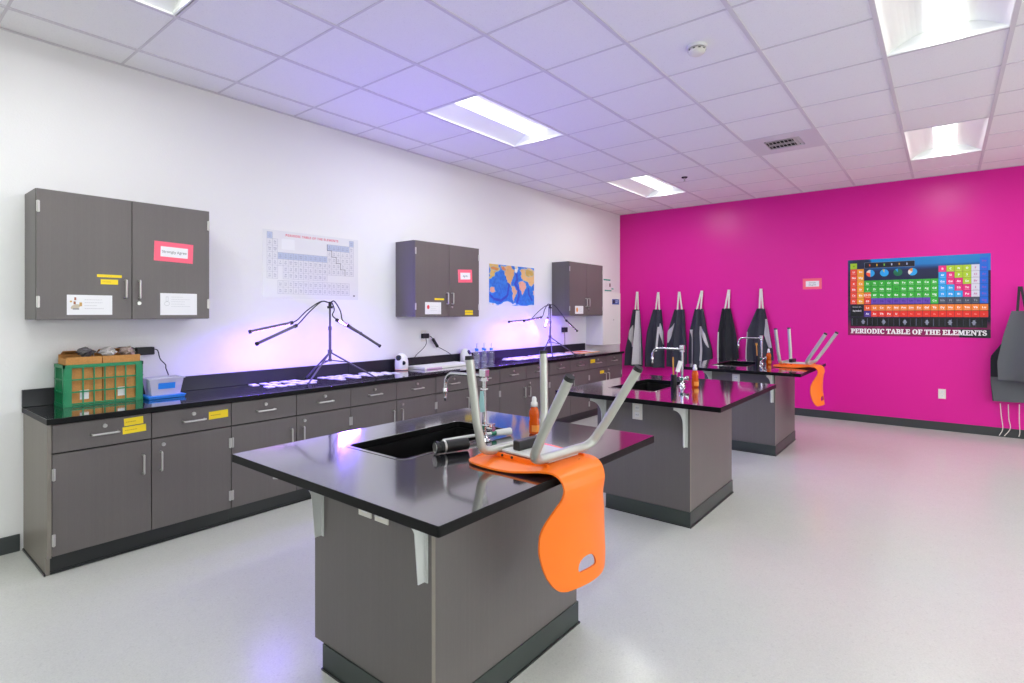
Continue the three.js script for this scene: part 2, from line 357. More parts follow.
// ---------------------------------------------------------------- wall cabinets
const WFACE = -3.995;
{
  const spec = [
    [-0.722, 'grey two-door wall cabinet above the green crate, with a pink Strongly Agree card'],
    [-3.514, 'grey two-door wall cabinet between the clear chart and the ocean map'],
    [-6.266, 'grey two-door wall cabinet beside the white box at the magenta corner'],
  ];
  const w = 0.921, h = 0.745, half = w / 2;
  const body = merge([span(XL + 0.002, WFACE - 0.02, 0, h, 0, -w)]), door = rbox(0.019, h - 0.004, half - 0.004, 0.0015);
  for (const [z, label] of spec) {
    const t = thing('wall_cabinet', label, 'cabinet', [0, 1.366, z], 'wall cabinets on the white wall');
    mesh('body', body, M.laminate, t);
    for (const s of [0, 1]) {
      const dr = mesh('door', door, M.laminate, t, [WFACE - 0.0095, h / 2, -half / 2 - s * half]);
      const inner = s ? 1 : -1;
      mesh('handle', PULL_V, M.steel, dr, [0.0095, -0.185, inner * (half / 2 - 0.037)]);
      if (s) mesh('lock', LOCK, M.steel, dr, [0.0095, -0.272, inner * (half / 2 - 0.037)]);
      for (const y of [0.27, -0.27]) mesh('hinge', HINGE, M.steel, dr, [0.0085, y, -inner * (half / 2 - 0.008)]);
    }
  }
}

// ---------------------------------------------------------------- lab islands
const ISL = { x0: -2.215, x1: -1.036, len: 1.354, bx0: -1.985, bx1: -1.305, bz0: -0.225, bz1: -1.115, sx0: -1.975, sx1: -1.62, sz0: -0.37, sz1: -1.04 };
const IZ = [-0.992, -3.28, -5.56];
{
  const I = ISL;
  const rr4 = (path, x0, x1, y0, y1, r) => { path.moveTo(x0 + r, y0); path.lineTo(x1 - r, y0); path.quadraticCurveTo(x1, y0, x1, y0 + r); path.lineTo(x1, y1 - r); path.quadraticCurveTo(x1, y1, x1 - r, y1); path.lineTo(x0 + r, y1); path.quadraticCurveTo(x0, y1, x0, y1 - r); path.lineTo(x0, y0 + r); path.quadraticCurveTo(x0, y0, x0 + r, y0); return path; };
  // shape in (x, -z) so that extruding goes up after a turn about x
  const sh = rr4(new THREE.Shape(), I.x0 + 0.003, I.x1 - 0.003, 0.003, I.len - 0.003, 0.006);
  sh.holes.push(rr4(new THREE.Path(), I.sx0, I.sx1, -I.sz0, -I.sz1, 0.035));
  const topG = metreUV(new THREE.ExtrudeGeometry(sh, { depth: 0.025, bevelEnabled: true, bevelSize: 0.003, bevelThickness: 0.003, bevelSegments: 2, curveSegments: 6 }).rotateX(-Math.PI / 2).translate(0, TOP - 0.028, 0));
  // basin: outer rounded box minus inner one
  const ring = rr4(new THREE.Shape(), I.sx0 - 0.012, I.sx1 + 0.012, -I.sz0 - 0.012, -I.sz1 + 0.012, 0.045);
  ring.holes.push(rr4(new THREE.Path(), I.sx0 + 0.001, I.sx1 - 0.001, -I.sz0 + 0.001, -I.sz1 - 0.001, 0.036));
  const basinWall = new THREE.ExtrudeGeometry(ring, { depth: 0.22, bevelEnabled: false, curveSegments: 6 }).rotateX(-Math.PI / 2).translate(0, TOP - 0.252, 0);
  const basinFloor = new THREE.ExtrudeGeometry(rr4(new THREE.Shape(), I.sx0 - 0.012, I.sx1 + 0.012, -I.sz0 - 0.012, -I.sz1 + 0.012, 0.045), { depth: 0.012, bevelEnabled: false }).rotateX(-Math.PI / 2).translate(0, TOP - 0.264, 0);
  const lip = rr4(new THREE.Shape(), I.sx0 - 0.014, I.sx1 + 0.014, -I.sz0 - 0.014, -I.sz1 + 0.014, 0.045);
  lip.holes.push(rr4(new THREE.Path(), I.sx0 + 0.0, I.sx1 - 0.0, -I.sz0 + 0.0, -I.sz1 - 0.0, 0.036));
  const lipG = new THREE.ExtrudeGeometry(lip, { depth: 0.001, bevelEnabled: true, bevelSize: 0.0015, bevelThickness: 0.0015, bevelSegments: 2, curveSegments: 6 }).rotateX(-Math.PI / 2).translate(0, TOP - 0.0005, 0);
  const topY = TOP - 0.0315;
  const bodyG = span(I.bx0, I.bx1, 0.1, topY, I.bz0 - 0.019, I.bz1);
  // hollow under the sink: five slabs instead of one block so that the basin stands free inside
  const carcass = merge([span(I.bx0, I.bx0 + 0.005, 0.1, topY, I.bz0 - 0.019, I.bz1), span(I.bx1 - 0.018, I.bx1, 0.1, topY, I.bz0 - 0.019, I.bz1), span(I.bx0 + 0.005, I.bx1 - 0.018, 0.1, topY, I.bz1 + 0.018, I.bz1), span(I.bx0 + 0.005, I.bx1 - 0.018, 0.1, 0.118, I.bz0 - 0.019, I.bz1 + 0.018)]);
  const endG = span(I.bx0, I.bx1 + 0.001, 0.1, topY, I.bz0, I.bz0 - 0.018, 0.001);
  const baseG = merge([span(I.bx0 + 0.065, I.bx1 + 0.006, 0, 0.1, I.bz0 + 0.006, I.bz1 - 0.006)]);
  const coveG = merge([span(I.bx1 + 0.0062, I.bx1 + 0.012, 0, 0.008, I.bz0 + 0.012, I.bz1 - 0.012), span(I.bx0 + 0.065, I.bx1 + 0.0062, 0, 0.008, I.bz0 + 0.0062, I.bz0 + 0.012), span(I.bx0 + 0.065, I.bx1 + 0.0062, 0, 0.008, I.bz1 - 0.0062, I.bz1 - 0.012)]);
  // bracket: L plate with a curved gusset, plus the flanges against worktop and cabinet
  const bs = new THREE.Shape(); const D = 0.2, Hh = 0.29;
  bs.moveTo(0, 0); bs.lineTo(D, 0); bs.lineTo(D, -0.02); bs.quadraticCurveTo(0.075, -0.045, 0.045, -0.12); bs.lineTo(0.03, -Hh); bs.lineTo(0, -Hh); bs.lineTo(0, 0);
  const gus = new THREE.ExtrudeGeometry(bs, { depth: 0.004, bevelEnabled: false }).rotateY(-Math.PI / 2).translate(0.002, 0, 0);   // now spans z 0..D, y down
  const brG = merge([gus, span(-0.016, 0.016, -Hh, 0, 0, 0.004), span(-0.016, 0.016, -0.004, 0, 0, D), cyl(0.005, 0.005, 0.003, 10).rotateX(Math.PI / 2).translate(0.009, -Hh + 0.03, 0.005)]);
  const doorG = rbox(0.018, 0.70, 0.43, 0.0015);
  const labels = ['black-topped lab island carrying an orange chair and an orange soap bottle, second island behind it', 'black-topped lab island without a chair, between the two islands with chairs', 'black-topped lab island with an upturned orange chair, closest to the magenta wall'];
  labels[0] = 'black-topped lab island farthest from the magenta wall, an upturned orange chair on it';
  IZ.forEach((z, k) => {
    const t = thing('lab_island', labels[k], 'island', [0, 0, z], 'lab islands with sinks');
    const top = mesh('worktop', topG, [M.epoxy, M.epoxyEdge], t); top.userData.label = 'glossy black worktop';
    const sk = mesh('sink', merge([basinWall, basinFloor]), M.sink, t); sk.userData.label = 'deep black sink';
    mesh('rim', lipG, M.epoxy, sk);
    mesh('drain', lathe([[0, 0.004], [0.03, 0.004], [0.036, 0.0], [0, 0]], 20), M.steel, sk, [(I.sx0 + I.sx1) / 2, TOP - 0.252, (I.sz0 + I.sz1) / 2]);
    mesh('cabinet_body', carcass, M.laminate, t);
    const ep = mesh('end_panel', endG, M.laminate, t);
    mesh('edge_band', span(I.bx1 + 0.0012, I.bx1 + 0.0022, 0.101, topY - 0.001, I.bz0 - 0.0005, I.bz0 - 0.0165), M.panelEdge, ep);
    const b = mesh('base', baseG, M.islandBase, t); b.userData.label = 'dark green-grey vinyl base';
    mesh('cove_strip', coveG, M.toe, b);
    for (const s of [0, 1]) { const dr = mesh('door', doorG, M.laminate, t, [I.bx0 - 0.0095, 0.455, I.bz0 - 0.235 - s * 0.435]); mesh('handle', PULL_V, M.steel, dr, [-0.009, 0.2, (s ? 1 : -1) * 0.17]).rotation.y = Math.PI; }
    for (const x of [I.bx0 + 0.05, I.bx1 - 0.03]) mesh('bracket', brG, M.bracket, t, [x, topY, I.bz0 + 0.0005]).userData.label = 'pale grey steel support bracket';
    const outs = k === 0 ? [-1.65, -1.555] : [-1.674];
    for (const x of outs) {
      const o = mesh('outlet', rbox(0.074, 0.115, 0.006, 0.002), M.ivory, t, [x, 0.722, I.bz0 + 0.0035]);
      for (const y of [0.024, -0.024]) { const f = mesh('socket', merge([rbox(0.034, 0.036, 0.003, 0.001)]), M.whitePlastic, o, [0, y, 0.0036]); }
      mesh('slot', merge([0.024, -0.024].flatMap((y) => [-0.007, 0.007].map((q) => span(q - 0.0012, q + 0.0012, y - 0.005, y + 0.005, 0.0052, 0.0058)))), M.slot, o);
    }
  });
}

// ---------------------------------------------------------------- faucets, bottles and tools on the islands
{
  const f = thing('lab_faucet', 'chrome gooseneck lab faucet beside the sink of the island farthest from the magenta wall', 'faucet', [-1.575, TOP, IZ[0] - 0.79], 'chrome lab faucets');
  mesh('flange', lathe([[0, 0], [0.028, 0], [0.028, 0.006], [0.018, 0.014], [0.014, 0.03], [0, 0.03]], 20), M.chrome, f);
  mesh('riser', cyl(0.0095, 0.0105, 0.26, 16), M.chrome, f, [0, 0.155, 0]);
  mesh('valve_body', merge([rbox(0.036, 0.03, 0.03, 0.004, 2), cyl(0.009, 0.012, 0.04, 12).rotateZ(Math.PI / 2).translate(0.034, 0, 0)]), M.chrome, f, [0, 0.06, 0]);
  mesh('lever', merge([rbox(0.012, 0.008, 0.06, 0.003), cyl(0.012, 0.012, 0.014, 16).translate(0, 0, 0.0)]), M.chrome, f, [0.045, 0.078, 0.015]);
  mesh('index_button', cyl(0.009, 0.009, 0.006, 14).rotateX(Math.PI / 2), M.greenKnob, f, [0, 0.06, 0.0175]);
  mesh('vacuum_breaker', merge([rbox(0.034, 0.036, 0.034, 0.005, 2).translate(0, 0.005, 0), cyl(0.014, 0.02, 0.016, 16).translate(0, -0.02, 0)]), M.chrome, f, [0, 0.292, 0]);
  const sp = mesh('spout', tube([[0.01, 0.284, 0], [-0.08, 0.284, 0], [-0.19, 0.282, 0], [-0.222, 0.27, 0], [-0.238, 0.245, 0], [-0.242, 0.21, 0]], 0.0085, 36, 12), M.chrome, f);
  mesh('serrated_tip', lathe([[0, 0], [0.004, 0], [0.006, 0.012], [0.008, 0.014], [0.006, 0.024], [0.009, 0.026], [0.0075, 0.036], [0.011, 0.04], [0.011, 0.06], [0, 0.06]], 14), M.chrome, sp, [-0.242, 0.152, 0]);
  copyOf(f, [-1.565, TOP, IZ[1] - 0.765], 'chrome gooseneck lab faucet beside the sink of the middle island');
  copyOf(f, [-1.57, TOP, IZ[2] - 0.79], 'chrome gooseneck lab faucet beside the sink of the island at the magenta wall');

  // orange soap bottles with a clear white cap
  const b = thing('soap_bottle', 'orange dish soap bottle beside the upturned chair on the island farthest from the magenta wall', 'bottle', [-1.49, TOP, -2.035], 'orange soap bottles');
  mesh('bottle_body', lathe([[0, 0], [0.02, 0], [0.026, 0.004], [0.027, 0.05], [0.0235, 0.07], [0.026, 0.085], [0.025, 0.105], [0.017, 0.122], [0.013, 0.126], [0, 0.126]], 24).scale(1, 1, 0.72), M.soap, b);
  mesh('cap', lathe([[0, 0.1265], [0.016, 0.1265], [0.016, 0.145], [0.011, 0.15], [0.011, 0.163], [0.007, 0.172], [0, 0.172]], 20), M.whitePlastic, b);
  mesh('label', new THREE.CylinderGeometry(0.0276, 0.0276, 0.03, 24, 1, true, 0, 2.2).scale(1, 1, 0.72), std({ color: 0xf29a3a, roughness: 0.5 }), b, [0, 0.028, 0]).userData.label = 'pale orange paper label';
  copyOf(b, [-1.478, TOP, -4.075], 'orange dish soap bottle beside the faucet of the middle island');
  copyOf(b, [-1.503, TOP, -6.375], 'orange dish soap bottle beside the upturned chair at the magenta wall');

  // black cylinder and brushes around the first sink
  const t = thing('flashlight', 'black cylinder torch lying on the sink edge of the island', 'flashlight', [-1.552, TOP, -1.555]);
  t.rotation.y = 1.21;
  mesh('barrel', merge([cyl(0.024, 0.024, 0.12, 24).rotateZ(Math.PI / 2).translate(0.012, 0, 0), cyl(0.021, 0.027, 0.02, 24).rotateZ(-Math.PI / 2).translate(-0.058, 0, 0)]), M.black, t, [0, 0.0275, 0]);
  mesh('lens', cyl(0.02, 0.02, 0.004, 20).rotateZ(Math.PI / 2), M.steel, t, [-0.0695, 0.0275, 0]);
  mesh('band', cyl(0.0247, 0.0247, 0.008, 24).rotateZ(Math.PI / 2), M.steel, t, [-0.03, 0.0275, 0]);
  const br = thing('dish_brush', 'white-bristled dish brush with a grey handle across the sink corner', 'brush', [0, 0, 0]);
  const p0 = V(-1.70, TOP + 0.012, -1.72), p1 = V(-1.585, TOP + 0.03, -1.70), p2 = V(-1.52, TOP + 0.024, -1.92);
  mesh('handle', capped([V(-1.66, TOP + 0.02, -1.62), V(-1.61, TOP + 0.024, -1.76), V(-1.585, TOP + 0.022, -1.84)], 0.007, 16, 8), M.bracket, br);
  mesh('collar', rod(V(-1.585, TOP + 0.022, -1.84), V(-1.578, TOP + 0.022, -1.862), 0.01, 12), M.greenKnob, br);
  mesh('bristle_head', rod(V(-1.578, TOP + 0.022, -1.862), V(-1.556, TOP + 0.02, -1.94), 0.013, 16, 0.016), M.bracket, br);
  const tg = thing('hanging_tag', 'pale blue tag hanging from the chrome faucet behind the chair leg', 'tag', [-1.575, TOP + 0.13, IZ[0] - 0.775]);
  const ts = new THREE.Shape(); ts.moveTo(-0.007, 0.09); ts.lineTo(0.007, 0.09); ts.lineTo(0.017, 0.005); ts.quadraticCurveTo(0, -0.008, -0.017, 0.005);
  mesh('tag_plate', new THREE.ExtrudeGeometry(ts, { depth: 0.004, bevelEnabled: false }), M.teal, tg, [0, 0, 0.0]);
  mesh('string', merge([new THREE.TorusGeometry(0.016, 0.0015, 6, 20).rotateX(Math.PI / 2)]), M.white, tg, [0, 0.098, -0.015]);
  const holder = (x, z, label) => {
    const g = thing('brush_holder', label, 'holder', [x, TOP, z], 'black brush holders by the faucets');
    mesh('cup', lathe([[0, 0], [0.022, 0], [0.022, 0.1], [0.019, 0.1], [0.019, 0.01], [0, 0.01]], 20), M.black, g);
    return g;
  };
  holder(-1.588, -3.935, 'black cup with brushes beside the faucet of the middle island');
  holder(-1.585, -6.25, 'black cup with brushes beside the faucet at the magenta wall');
  const bA = thing('bottle_brush', 'wooden-handled brush standing in the black cup on the middle island', 'brush', [-1.588, TOP + 0.0105, -3.935]);
  mesh('handle', rod(V(0, 0, 0), V(-0.004, 0.22, 0.004), 0.006, 10), M.wood, bA);
  const bB = thing('bottle_brush', 'white-bristled brush leaning in the black cup on the middle island', 'brush', [-1.582, TOP + 0.0105, -3.945]);
  mesh('handle', rod(V(0, 0, 0), V(0.015, 0.11, -0.008), 0.003, 8), M.steel, bB);
  mesh('bristle_head', rod(V(0.015, 0.11, -0.008), V(0.036, 0.19, -0.02), 0.016, 14), M.white, bB);
  const bC = thing('bottle_brush', 'wooden-handled brush in the black cup at the magenta wall island', 'brush', [-1.585, TOP + 0.0105, -6.25]);
  mesh('handle', rod(V(0, 0, 0), V(-0.01, 0.2, 0.005), 0.006, 10), M.wood, bC);
  mesh('bristle_head', rod(V(-0.01, 0.2, 0.005), V(-0.012, 0.225, 0.006), 0.012, 12), M.wood, bC);
}

// ---------------------------------------------------------------- upturned orange chairs
{
  // local axes: u to the chair's rear, v to the chair's far side, y up from the table; upside down
  const prof = [   // u, y, half width, edge droop (edges lean to the seat's front / down), corner rounding is in the width
    [-0.045, 0.016, 0.120, 0.000], [-0.041, 0.009, 0.160, 0.0], [-0.028, 0.009, 0.186, 0.001], [0.005, 0.013, 0.202, 0.004], [0.06, 0.018, 0.205, 0.010], [0.13, 0.021, 0.199, 0.014], [0.19, 0.024, 0.187, 0.015],
    [0.24, 0.027, 0.169, 0.013], [0.29, 0.029, 0.148, 0.009], [0.332, 0.022, 0.130, 0.004], [0.360, 0.002, 0.120, 0.002], [0.374, -0.03, 0.115, 0.004], [0.377, -0.065, 0.120, 0.014],
    [0.375, -0.10, 0.138, 0.028], [0.373, -0.14, 0.164, 0.042], [0.371, -0.18, 0.182, 0.050], [0.372, -0.225, 0.185, 0.052], [0.376, -0.27, 0.178, 0.050], [0.381, -0.312, 0.166, 0.044], [0.385, -0.344, 0.147, 0.036], [0.388, -0.362, 0.126, 0.028], [0.3895, -0.369, 0.100, 0.020],
  ];
  const curve = (k) => new THREE.CatmullRomCurve3(prof.map((p) => V(p[k], 0, 0)));
  const cu = new THREE.CatmullRomCurve3(prof.map((p) => V(p[0], p[1], 0))), cw = new THREE.CatmullRomCurve3(prof.map((p) => V(p[2], p[3], 0)));
  const NS = 84, NT = 20, pos = [], idx = [];
  const grid = (off) => {
    const base = pos.length / 3;
    for (let i = 0; i <= NS; i++) {
      const s = i / NS, p = cu.getPoint(s), tan = cu.getTangent(s), q = cw.getPoint(s);
      const nx = -tan.y, ny = tan.x;                       // normal: up over the seat, to the rear over the back
      for (let j = 0; j <= NT; j++) {
        const v = j / NT * 2 - 1, bend = q.y * v * v;     // edges bend away from the normal: down on the seat, to the front on the back
        pos.push(p.x + nx * (off - bend), p.y + ny * (off - bend), q.x * v);
      }
    }
    return base;
  };
  const a = grid(0.004), b = grid(-0.003), W1 = NT + 1;
  for (let i = 0; i < NS; i++) for (let j = 0; j < NT; j++) {
    const k = i * W1 + j;
    idx.push(a + k, a + k + 1, a + k + W1, a + k + 1, a + k + W1 + 1, a + k + W1);
    idx.push(b + k, b + k + W1, b + k + 1, b + k + 1, b + k + W1, b + k + W1 + 1);
  }
  const side = (list, flip) => { for (let n = 0; n + 1 < list.length; n++) { const p = list[n], q = list[n + 1]; if (flip) idx.push(a + p, a + q, b + p, a + q, b + q, b + p); else idx.push(a + p, b + p, a + q, a + q, b + p, b + q); } };
  side(Array.from({ length: NS + 1 }, (_, i) => i * W1), false); side(Array.from({ length: NS + 1 }, (_, i) => i * W1 + NT), true);
  side(Array.from({ length: W1 }, (_, j) => j), true); side(Array.from({ length: W1 }, (_, j) => NS * W1 + j), false);
  const raw = new THREE.BufferGeometry(); raw.setAttribute('position', new THREE.Float32BufferAttribute(pos, 3)); raw.setIndex(idx);
  // v is world -z for the chair's own axes (x = u, z = -v): mirror z so that faces keep their side
  const shellSolid = raw.toNonIndexed(); shellSolid.computeVertexNormals(); shellSolid.setAttribute('uv', new THREE.BufferAttribute(new Float32Array(shellSolid.attributes.position.count * 2), 2));
  const hs = new THREE.Shape(); hs.moveTo(-0.05, 0); hs.quadraticCurveTo(-0.052, -0.012, -0.04, -0.012); hs.lineTo(0.04, -0.012); hs.quadraticCurveTo(0.052, -0.012, 0.05, 0); hs.quadraticCurveTo(0.045, 0.032, 0, 0.034); hs.quadraticCurveTo(-0.045, 0.032, -0.05, 0);
  const cutG = new THREE.ExtrudeGeometry(hs, { depth: 0.2, bevelEnabled: false, curveSegments: 8 }).translate(0, 0, -0.1).rotateY(Math.PI / 2);
  const ev = new Evaluator(); ev.attributes = ['position', 'normal', 'uv']; ev.useGroups = false;
  const A = new Brush(shellSolid), B = new Brush(plain(cutG)); B.position.set(0.385, -0.312, 0); A.updateMatrixWorld(); B.updateMatrixWorld();
  let shellG = ev.evaluate(A, B, SUBTRACTION).geometry;
  shellG = toCreasedNormals(mergeVertices(plain(shellG).deleteAttribute('normal'), 1e-5), 0.9);

  const oval = (pts, ra, rb, seg = 40) => {               // flat-oval tube swept along pts, rb across the v axis
    const cv = new THREE.CatmullRomCurve3(pts.map((p) => V(...p)), false, 'catmullrom', 0.5), g = new THREE.TubeGeometry(cv, seg, ra, 14, false);
    return g;
  };
  const uFrame = (u0, u1, w0, w1, hy, yb) => {           // leg, crossbar, leg as one bent tube: from the near foot over the seat to the far foot
    const P = [], n = 5, R = 0.05;
    const leg = (s) => [[u1, hy, s * w1], [u0 + (u1 - u0) * 0.66, yb + (hy - yb) * 0.66, s * (w0 + (w1 - w0) * 0.66)], [u0 + (u1 - u0) * 0.33, yb + (hy - yb) * 0.33, s * (w0 + (w1 - w0) * 0.33)], [u0 + (u1 - u0) * 0.17, yb + (hy - yb) * 0.17 + 0.002, s * (w0 - 0.001)], [u0 + (u1 - u0) * 0.05, yb + 0.016, s * (w0 - 0.012)], [u0, yb, s * (w0 - 0.045)], [u0, yb - 0.001, s * (w0 - 0.09)]];
    const l = leg(1), r = leg(-1).reverse();
    return oval([...l, ...r], 0.0165, 0.0165, 110);
  };
  const frontG = uFrame(0.03, 0.0, 0.18, 0.207, 0.39, 0.046), rearG = uFrame(0.275, 0.459, 0.178, 0.2, 0.355, 0.058);
  const footCap = (u, y, v, du) => { const dir = V(du, 0.32, 0).normalize(); return rod(V(u, y, v), V(u, y, v).addScaledVector(dir, 0.014), 0.0178, 14, 0.016); };
  const make = (pos0, label) => {
    const t = thing('school_chair', label, 'chair', pos0, 'upturned orange chairs');
    t.rotation.y = -0.1;
    const sh = mesh('shell', shellG, M.orange, t); sh.userData.label = 'orange moulded plastic seat and back with a handle hole';
    mesh('leg_frame', frontG, M.legGrey, t).userData.label = 'grey tube front legs';
    mesh('leg_frame', rearG, M.legGrey, t).userData.label = 'grey tube rear legs';
    for (const s of [-1, 1]) {
      mesh('foot_cap', footCap(0.0, 0.388, s * 0.207, -0.02), M.black, t);
      mesh('foot_cap', footCap(0.457, 0.352, s * 0.2, 0.18), M.black, t);
    }
    mesh('mounting_plate', rbox(0.265, 0.01, 0.17, 0.003), M.plateGrey, t, [0.145, 0.04, 0.0]).userData.label = 'pale grey mounting plate';
    mesh('rib', merge([span(0.0, 0.29, 0.022, 0.0375, 0.1, 0.106), span(0.0, 0.29, 0.022, 0.0375, -0.106, -0.1), span(0.0, 0.006, 0.022, 0.0375, -0.1, 0.1)]), M.orange, t);
    for (const q of [0.07, 0.12]) mesh('rivet', cyl(0.005, 0.005, 0.004, 12).rotateX(Math.PI / 2), M.black, t, [q, 0.031, 0.107]);
    mesh('stacking_bumper', rbox(0.034, 0.036, 0.13, 0.005, 2), M.black, t, [0.10, 0.0635, 0.0]);
    const bt = mesh('button', cyl(0.011, 0.011, 0.004, 20), M.softBlack, t, [0.315, 0.0245, -0.05]); bt.rotation.z = -0.5;
    return t;
  };
  make([-1.348, TOP, -1.673], 'upturned orange plastic chair hanging over the edge of the island farthest from the magenta wall');
  make([-1.348, TOP, -6.29], 'upturned orange plastic chair on the island beside the magenta wall');
}
// ---------------------------------------------------------------- printed sheets
const PW = (w, h) => new THREE.BoxGeometry(w, h, 0.0014);
function sheet(name, label, cat, mat, a, b, wall, opt = {}) {   // a, b: opposite corners in the room; wall: 'x' faces +x, 'z' faces +z
  const w = wall === 'x' ? Math.abs(a.z - b.z) : Math.abs(a.x - b.x), h = Math.abs(a.y - b.y);
  const m = mesh(name, PW(w, h), mat, scene, [(a.x + b.x) / 2, (a.y + b.y) / 2, (a.z + b.z) / 2]);
  if (wall === 'x') { m.rotation.order = 'YXZ'; m.rotation.y = Math.PI / 2; m.position.x += 0.0009 + (opt.off ?? 0); } else m.position.z += 0.0009 + (opt.off ?? 0);
  m.rotation.z = opt.turn ?? 0;
  return tag(m, label, cat, opt.group);
}
const lines = (g, x, y, w, n, step, col = '#8b8b90', lw = 2) => { g.strokeStyle = col; g.lineWidth = lw; for (let k = 0; k < n; k++) { g.beginPath(); const e = x + w * (0.8 + 0.2 * Math.sin(k * 2.3 + w)); let q = x; while (q < e) { const s = 6 + 9 * Math.abs(Math.sin(q * 1.7 + k)); g.moveTo(q, y + k * step); g.lineTo(Math.min(q + s, e), y + k * step); q += s + 4; } g.stroke(); } };
const pinkCard = (words) => canvasMat(384, 240, (g, w, h) => {
  g.fillStyle = '#ff6d86'; g.fillRect(0, 0, w, h); g.fillStyle = '#f0f0f2'; g.fillRect(w * 0.16, h * 0.24, w * 0.7, h * 0.52);
  g.fillStyle = '#3a3d44'; g.textAlign = 'center'; g.textBaseline = 'middle';
  words.forEach((t, k) => { g.font = `${words.length > 1 ? 38 : t.length > 8 ? 40 : 50}px sans-serif`; g.fillText(t, w * 0.51, h * (0.5 + (k - (words.length - 1) / 2) * 0.2), w * 0.64); });
});
const whiteCard = (pic) => canvasMat(384, 176, (g, w, h) => {
  g.fillStyle = '#eeeff1'; g.fillRect(0, 0, w, h);
  if (pic === 'art') { g.fillStyle = '#c7bca6'; g.beginPath(); g.ellipse(70, 105, 40, 20, -0.3, 0, 7); g.fill(); g.fillStyle = '#9a5a3c'; g.fillRect(60, 22, 16, 26); g.fillRect(54, 58, 18, 26); g.fillStyle = '#c9a05c'; g.fillRect(24, 52, 18, 14); g.fillRect(102, 66, 22, 34); g.fillStyle = '#8f8f94'; g.fillRect(48, 118, 52, 12); lines(g, 145, 42, 170, 4, 26); }
  if (pic === 'sketch') { g.strokeStyle = '#a7a9ad'; g.lineWidth = 2; g.strokeRect(58, 30, 22, 34); g.beginPath(); g.ellipse(68, 84, 26, 16, 0, 0, 7); g.stroke(); lines(g, 112, 30, 200, 5, 19, '#b3b5ba', 2); }
  if (pic === 'red') { g.fillStyle = '#e0404c'; g.beginPath(); g.arc(74, 72, 30, 0, 7); g.fill(); lines(g, 130, 60, 190, 3, 30); }
  if (pic === 'orange') { g.fillStyle = '#f0a23c'; g.beginPath(); g.ellipse(92, 88, 42, 52, 0, 0, 7); g.fill(); lines(g, 170, 52, 170, 4, 26); }
});
const yellowTape = canvasMat(192, 48, (g, w, h) => { g.fillStyle = '#fbdd1c'; g.fillRect(0, 0, w, h); lines(g, 18, 24, 150, 1, 1, '#b08a1e', 4); }, { roughness: 0.5 });
const P = (x) => (px, py) => onX(px, py, x);
const w1 = P(WFACE), bF = P(FACE), wl = P(XL);
sheet('pink_card', 'pink bordered card reading Strongly Agree on the wall cabinet door', 'card', pinkCard(['Strongly Agree']), w1(154, 241), w1(193, 263.5), 'x', { turn: -0.03 });
sheet('instruction_card', 'white card with a coloured drawing on the wall cabinet above the crate', 'card', whiteCard('art'), w1(66.8, 294.6), w1(112.2, 314.8), 'x');
sheet('instruction_card', 'white card with a faint pencil sketch under the Strongly Agree card', 'card', whiteCard('sketch'), w1(160.2, 293), w1(196.8, 315), 'x');
sheet('label_strip', 'long narrow yellow label above a shorter one beside a wall cabinet handle', 'label', yellowTape, w1(97, 274.2), w1(121.8, 278), 'x');
sheet('label_strip', 'short yellow label under a longer yellow strip on the wall cabinet door', 'label', yellowTape, w1(100.7, 279.2), w1(118, 284.8), 'x');
sheet('pink_card', 'pink bordered card reading Agree on the wall cabinet beside the ocean map', 'card', pinkCard(['Agree']), w1(458, 269), w1(472, 283), 'x', { turn: 0.05 });
sheet('instruction_card', 'white card with a red emblem on the wall cabinet beside the clear chart', 'card', whiteCard('red'), w1(425, 302), w1(441, 314.2), 'x');
sheet('label_strip', 'thin yellow label above the card with a red emblem', 'label', yellowTape, w1(434.5, 298.2), w1(444, 300.2), 'x');
sheet('label_strip', 'upper yellow label at the corner of the wall cabinet with the Agree card', 'label', yellowTape, w1(465, 310.2), w1(472.8, 312.5), 'x');
sheet('label_strip', 'lower yellow label at the corner of the wall cabinet with the Agree card', 'label', yellowTape, w1(465, 312.9), w1(472.8, 314.8), 'x');
sheet('instruction_card', 'white card with an orange picture on the wall cabinet near the magenta corner', 'card', whiteCard('orange'), w1(575, 305.8), w1(583.2, 313.8), 'x');
sheet('label_strip', 'upper yellow label on the drawer below the green crate', 'label', yellowTape, bF(124, 418.6), bF(143.2, 423.4), 'x', { turn: 0.03 });
sheet('label_strip', 'lower yellow label on the drawer below the green crate', 'label', yellowTape, bF(122.6, 427.2), bF(146, 430.8), 'x', { turn: 0.03 });
sheet('label_strip', 'yellow label on the drawer below the blue-lidded bin', 'label', yellowTape, bF(208.8, 411.8), bF(228, 416.8), 'x', { turn: 0.02 });
sheet('label_strip', 'yellow tag on a drawer at the magenta wall end of the counter', 'label', yellowTape, bF(590.5, 359.6), bF(595, 362.6), 'x');
sheet('label_strip', 'yellow tag on a cabinet door at the magenta wall end of the counter', 'label', yellowTape, bF(600, 370.8), bF(604, 373), 'x');
sheet('notice_sheet', 'white notice with green bands on the white wall beside the magenta corner', 'notice', canvasMat(192, 256, (g, w, h) => { g.fillStyle = '#eceeed'; g.fillRect(0, 0, w, h); g.fillStyle = '#1fa08a'; g.fillRect(0, 8, 130, 26); g.fillRect(20, 214, 130, 22); g.fillRect(150, 176, 40, 22); g.fillStyle = '#75605a'; g.fillRect(108, 84, 26, 66); lines(g, 14, 70, 80, 4, 26, '#b7b7b7', 2); }), wl(603.5, 278.5), wl(613.5, 292.5), 'x');
sheet('pink_card', 'pink bordered card with two lines of print on the magenta wall', 'card', pinkCard(['Strongly', 'Disagree']), onZ(802.8, 278.7), onZ(821.8, 289), 'z');

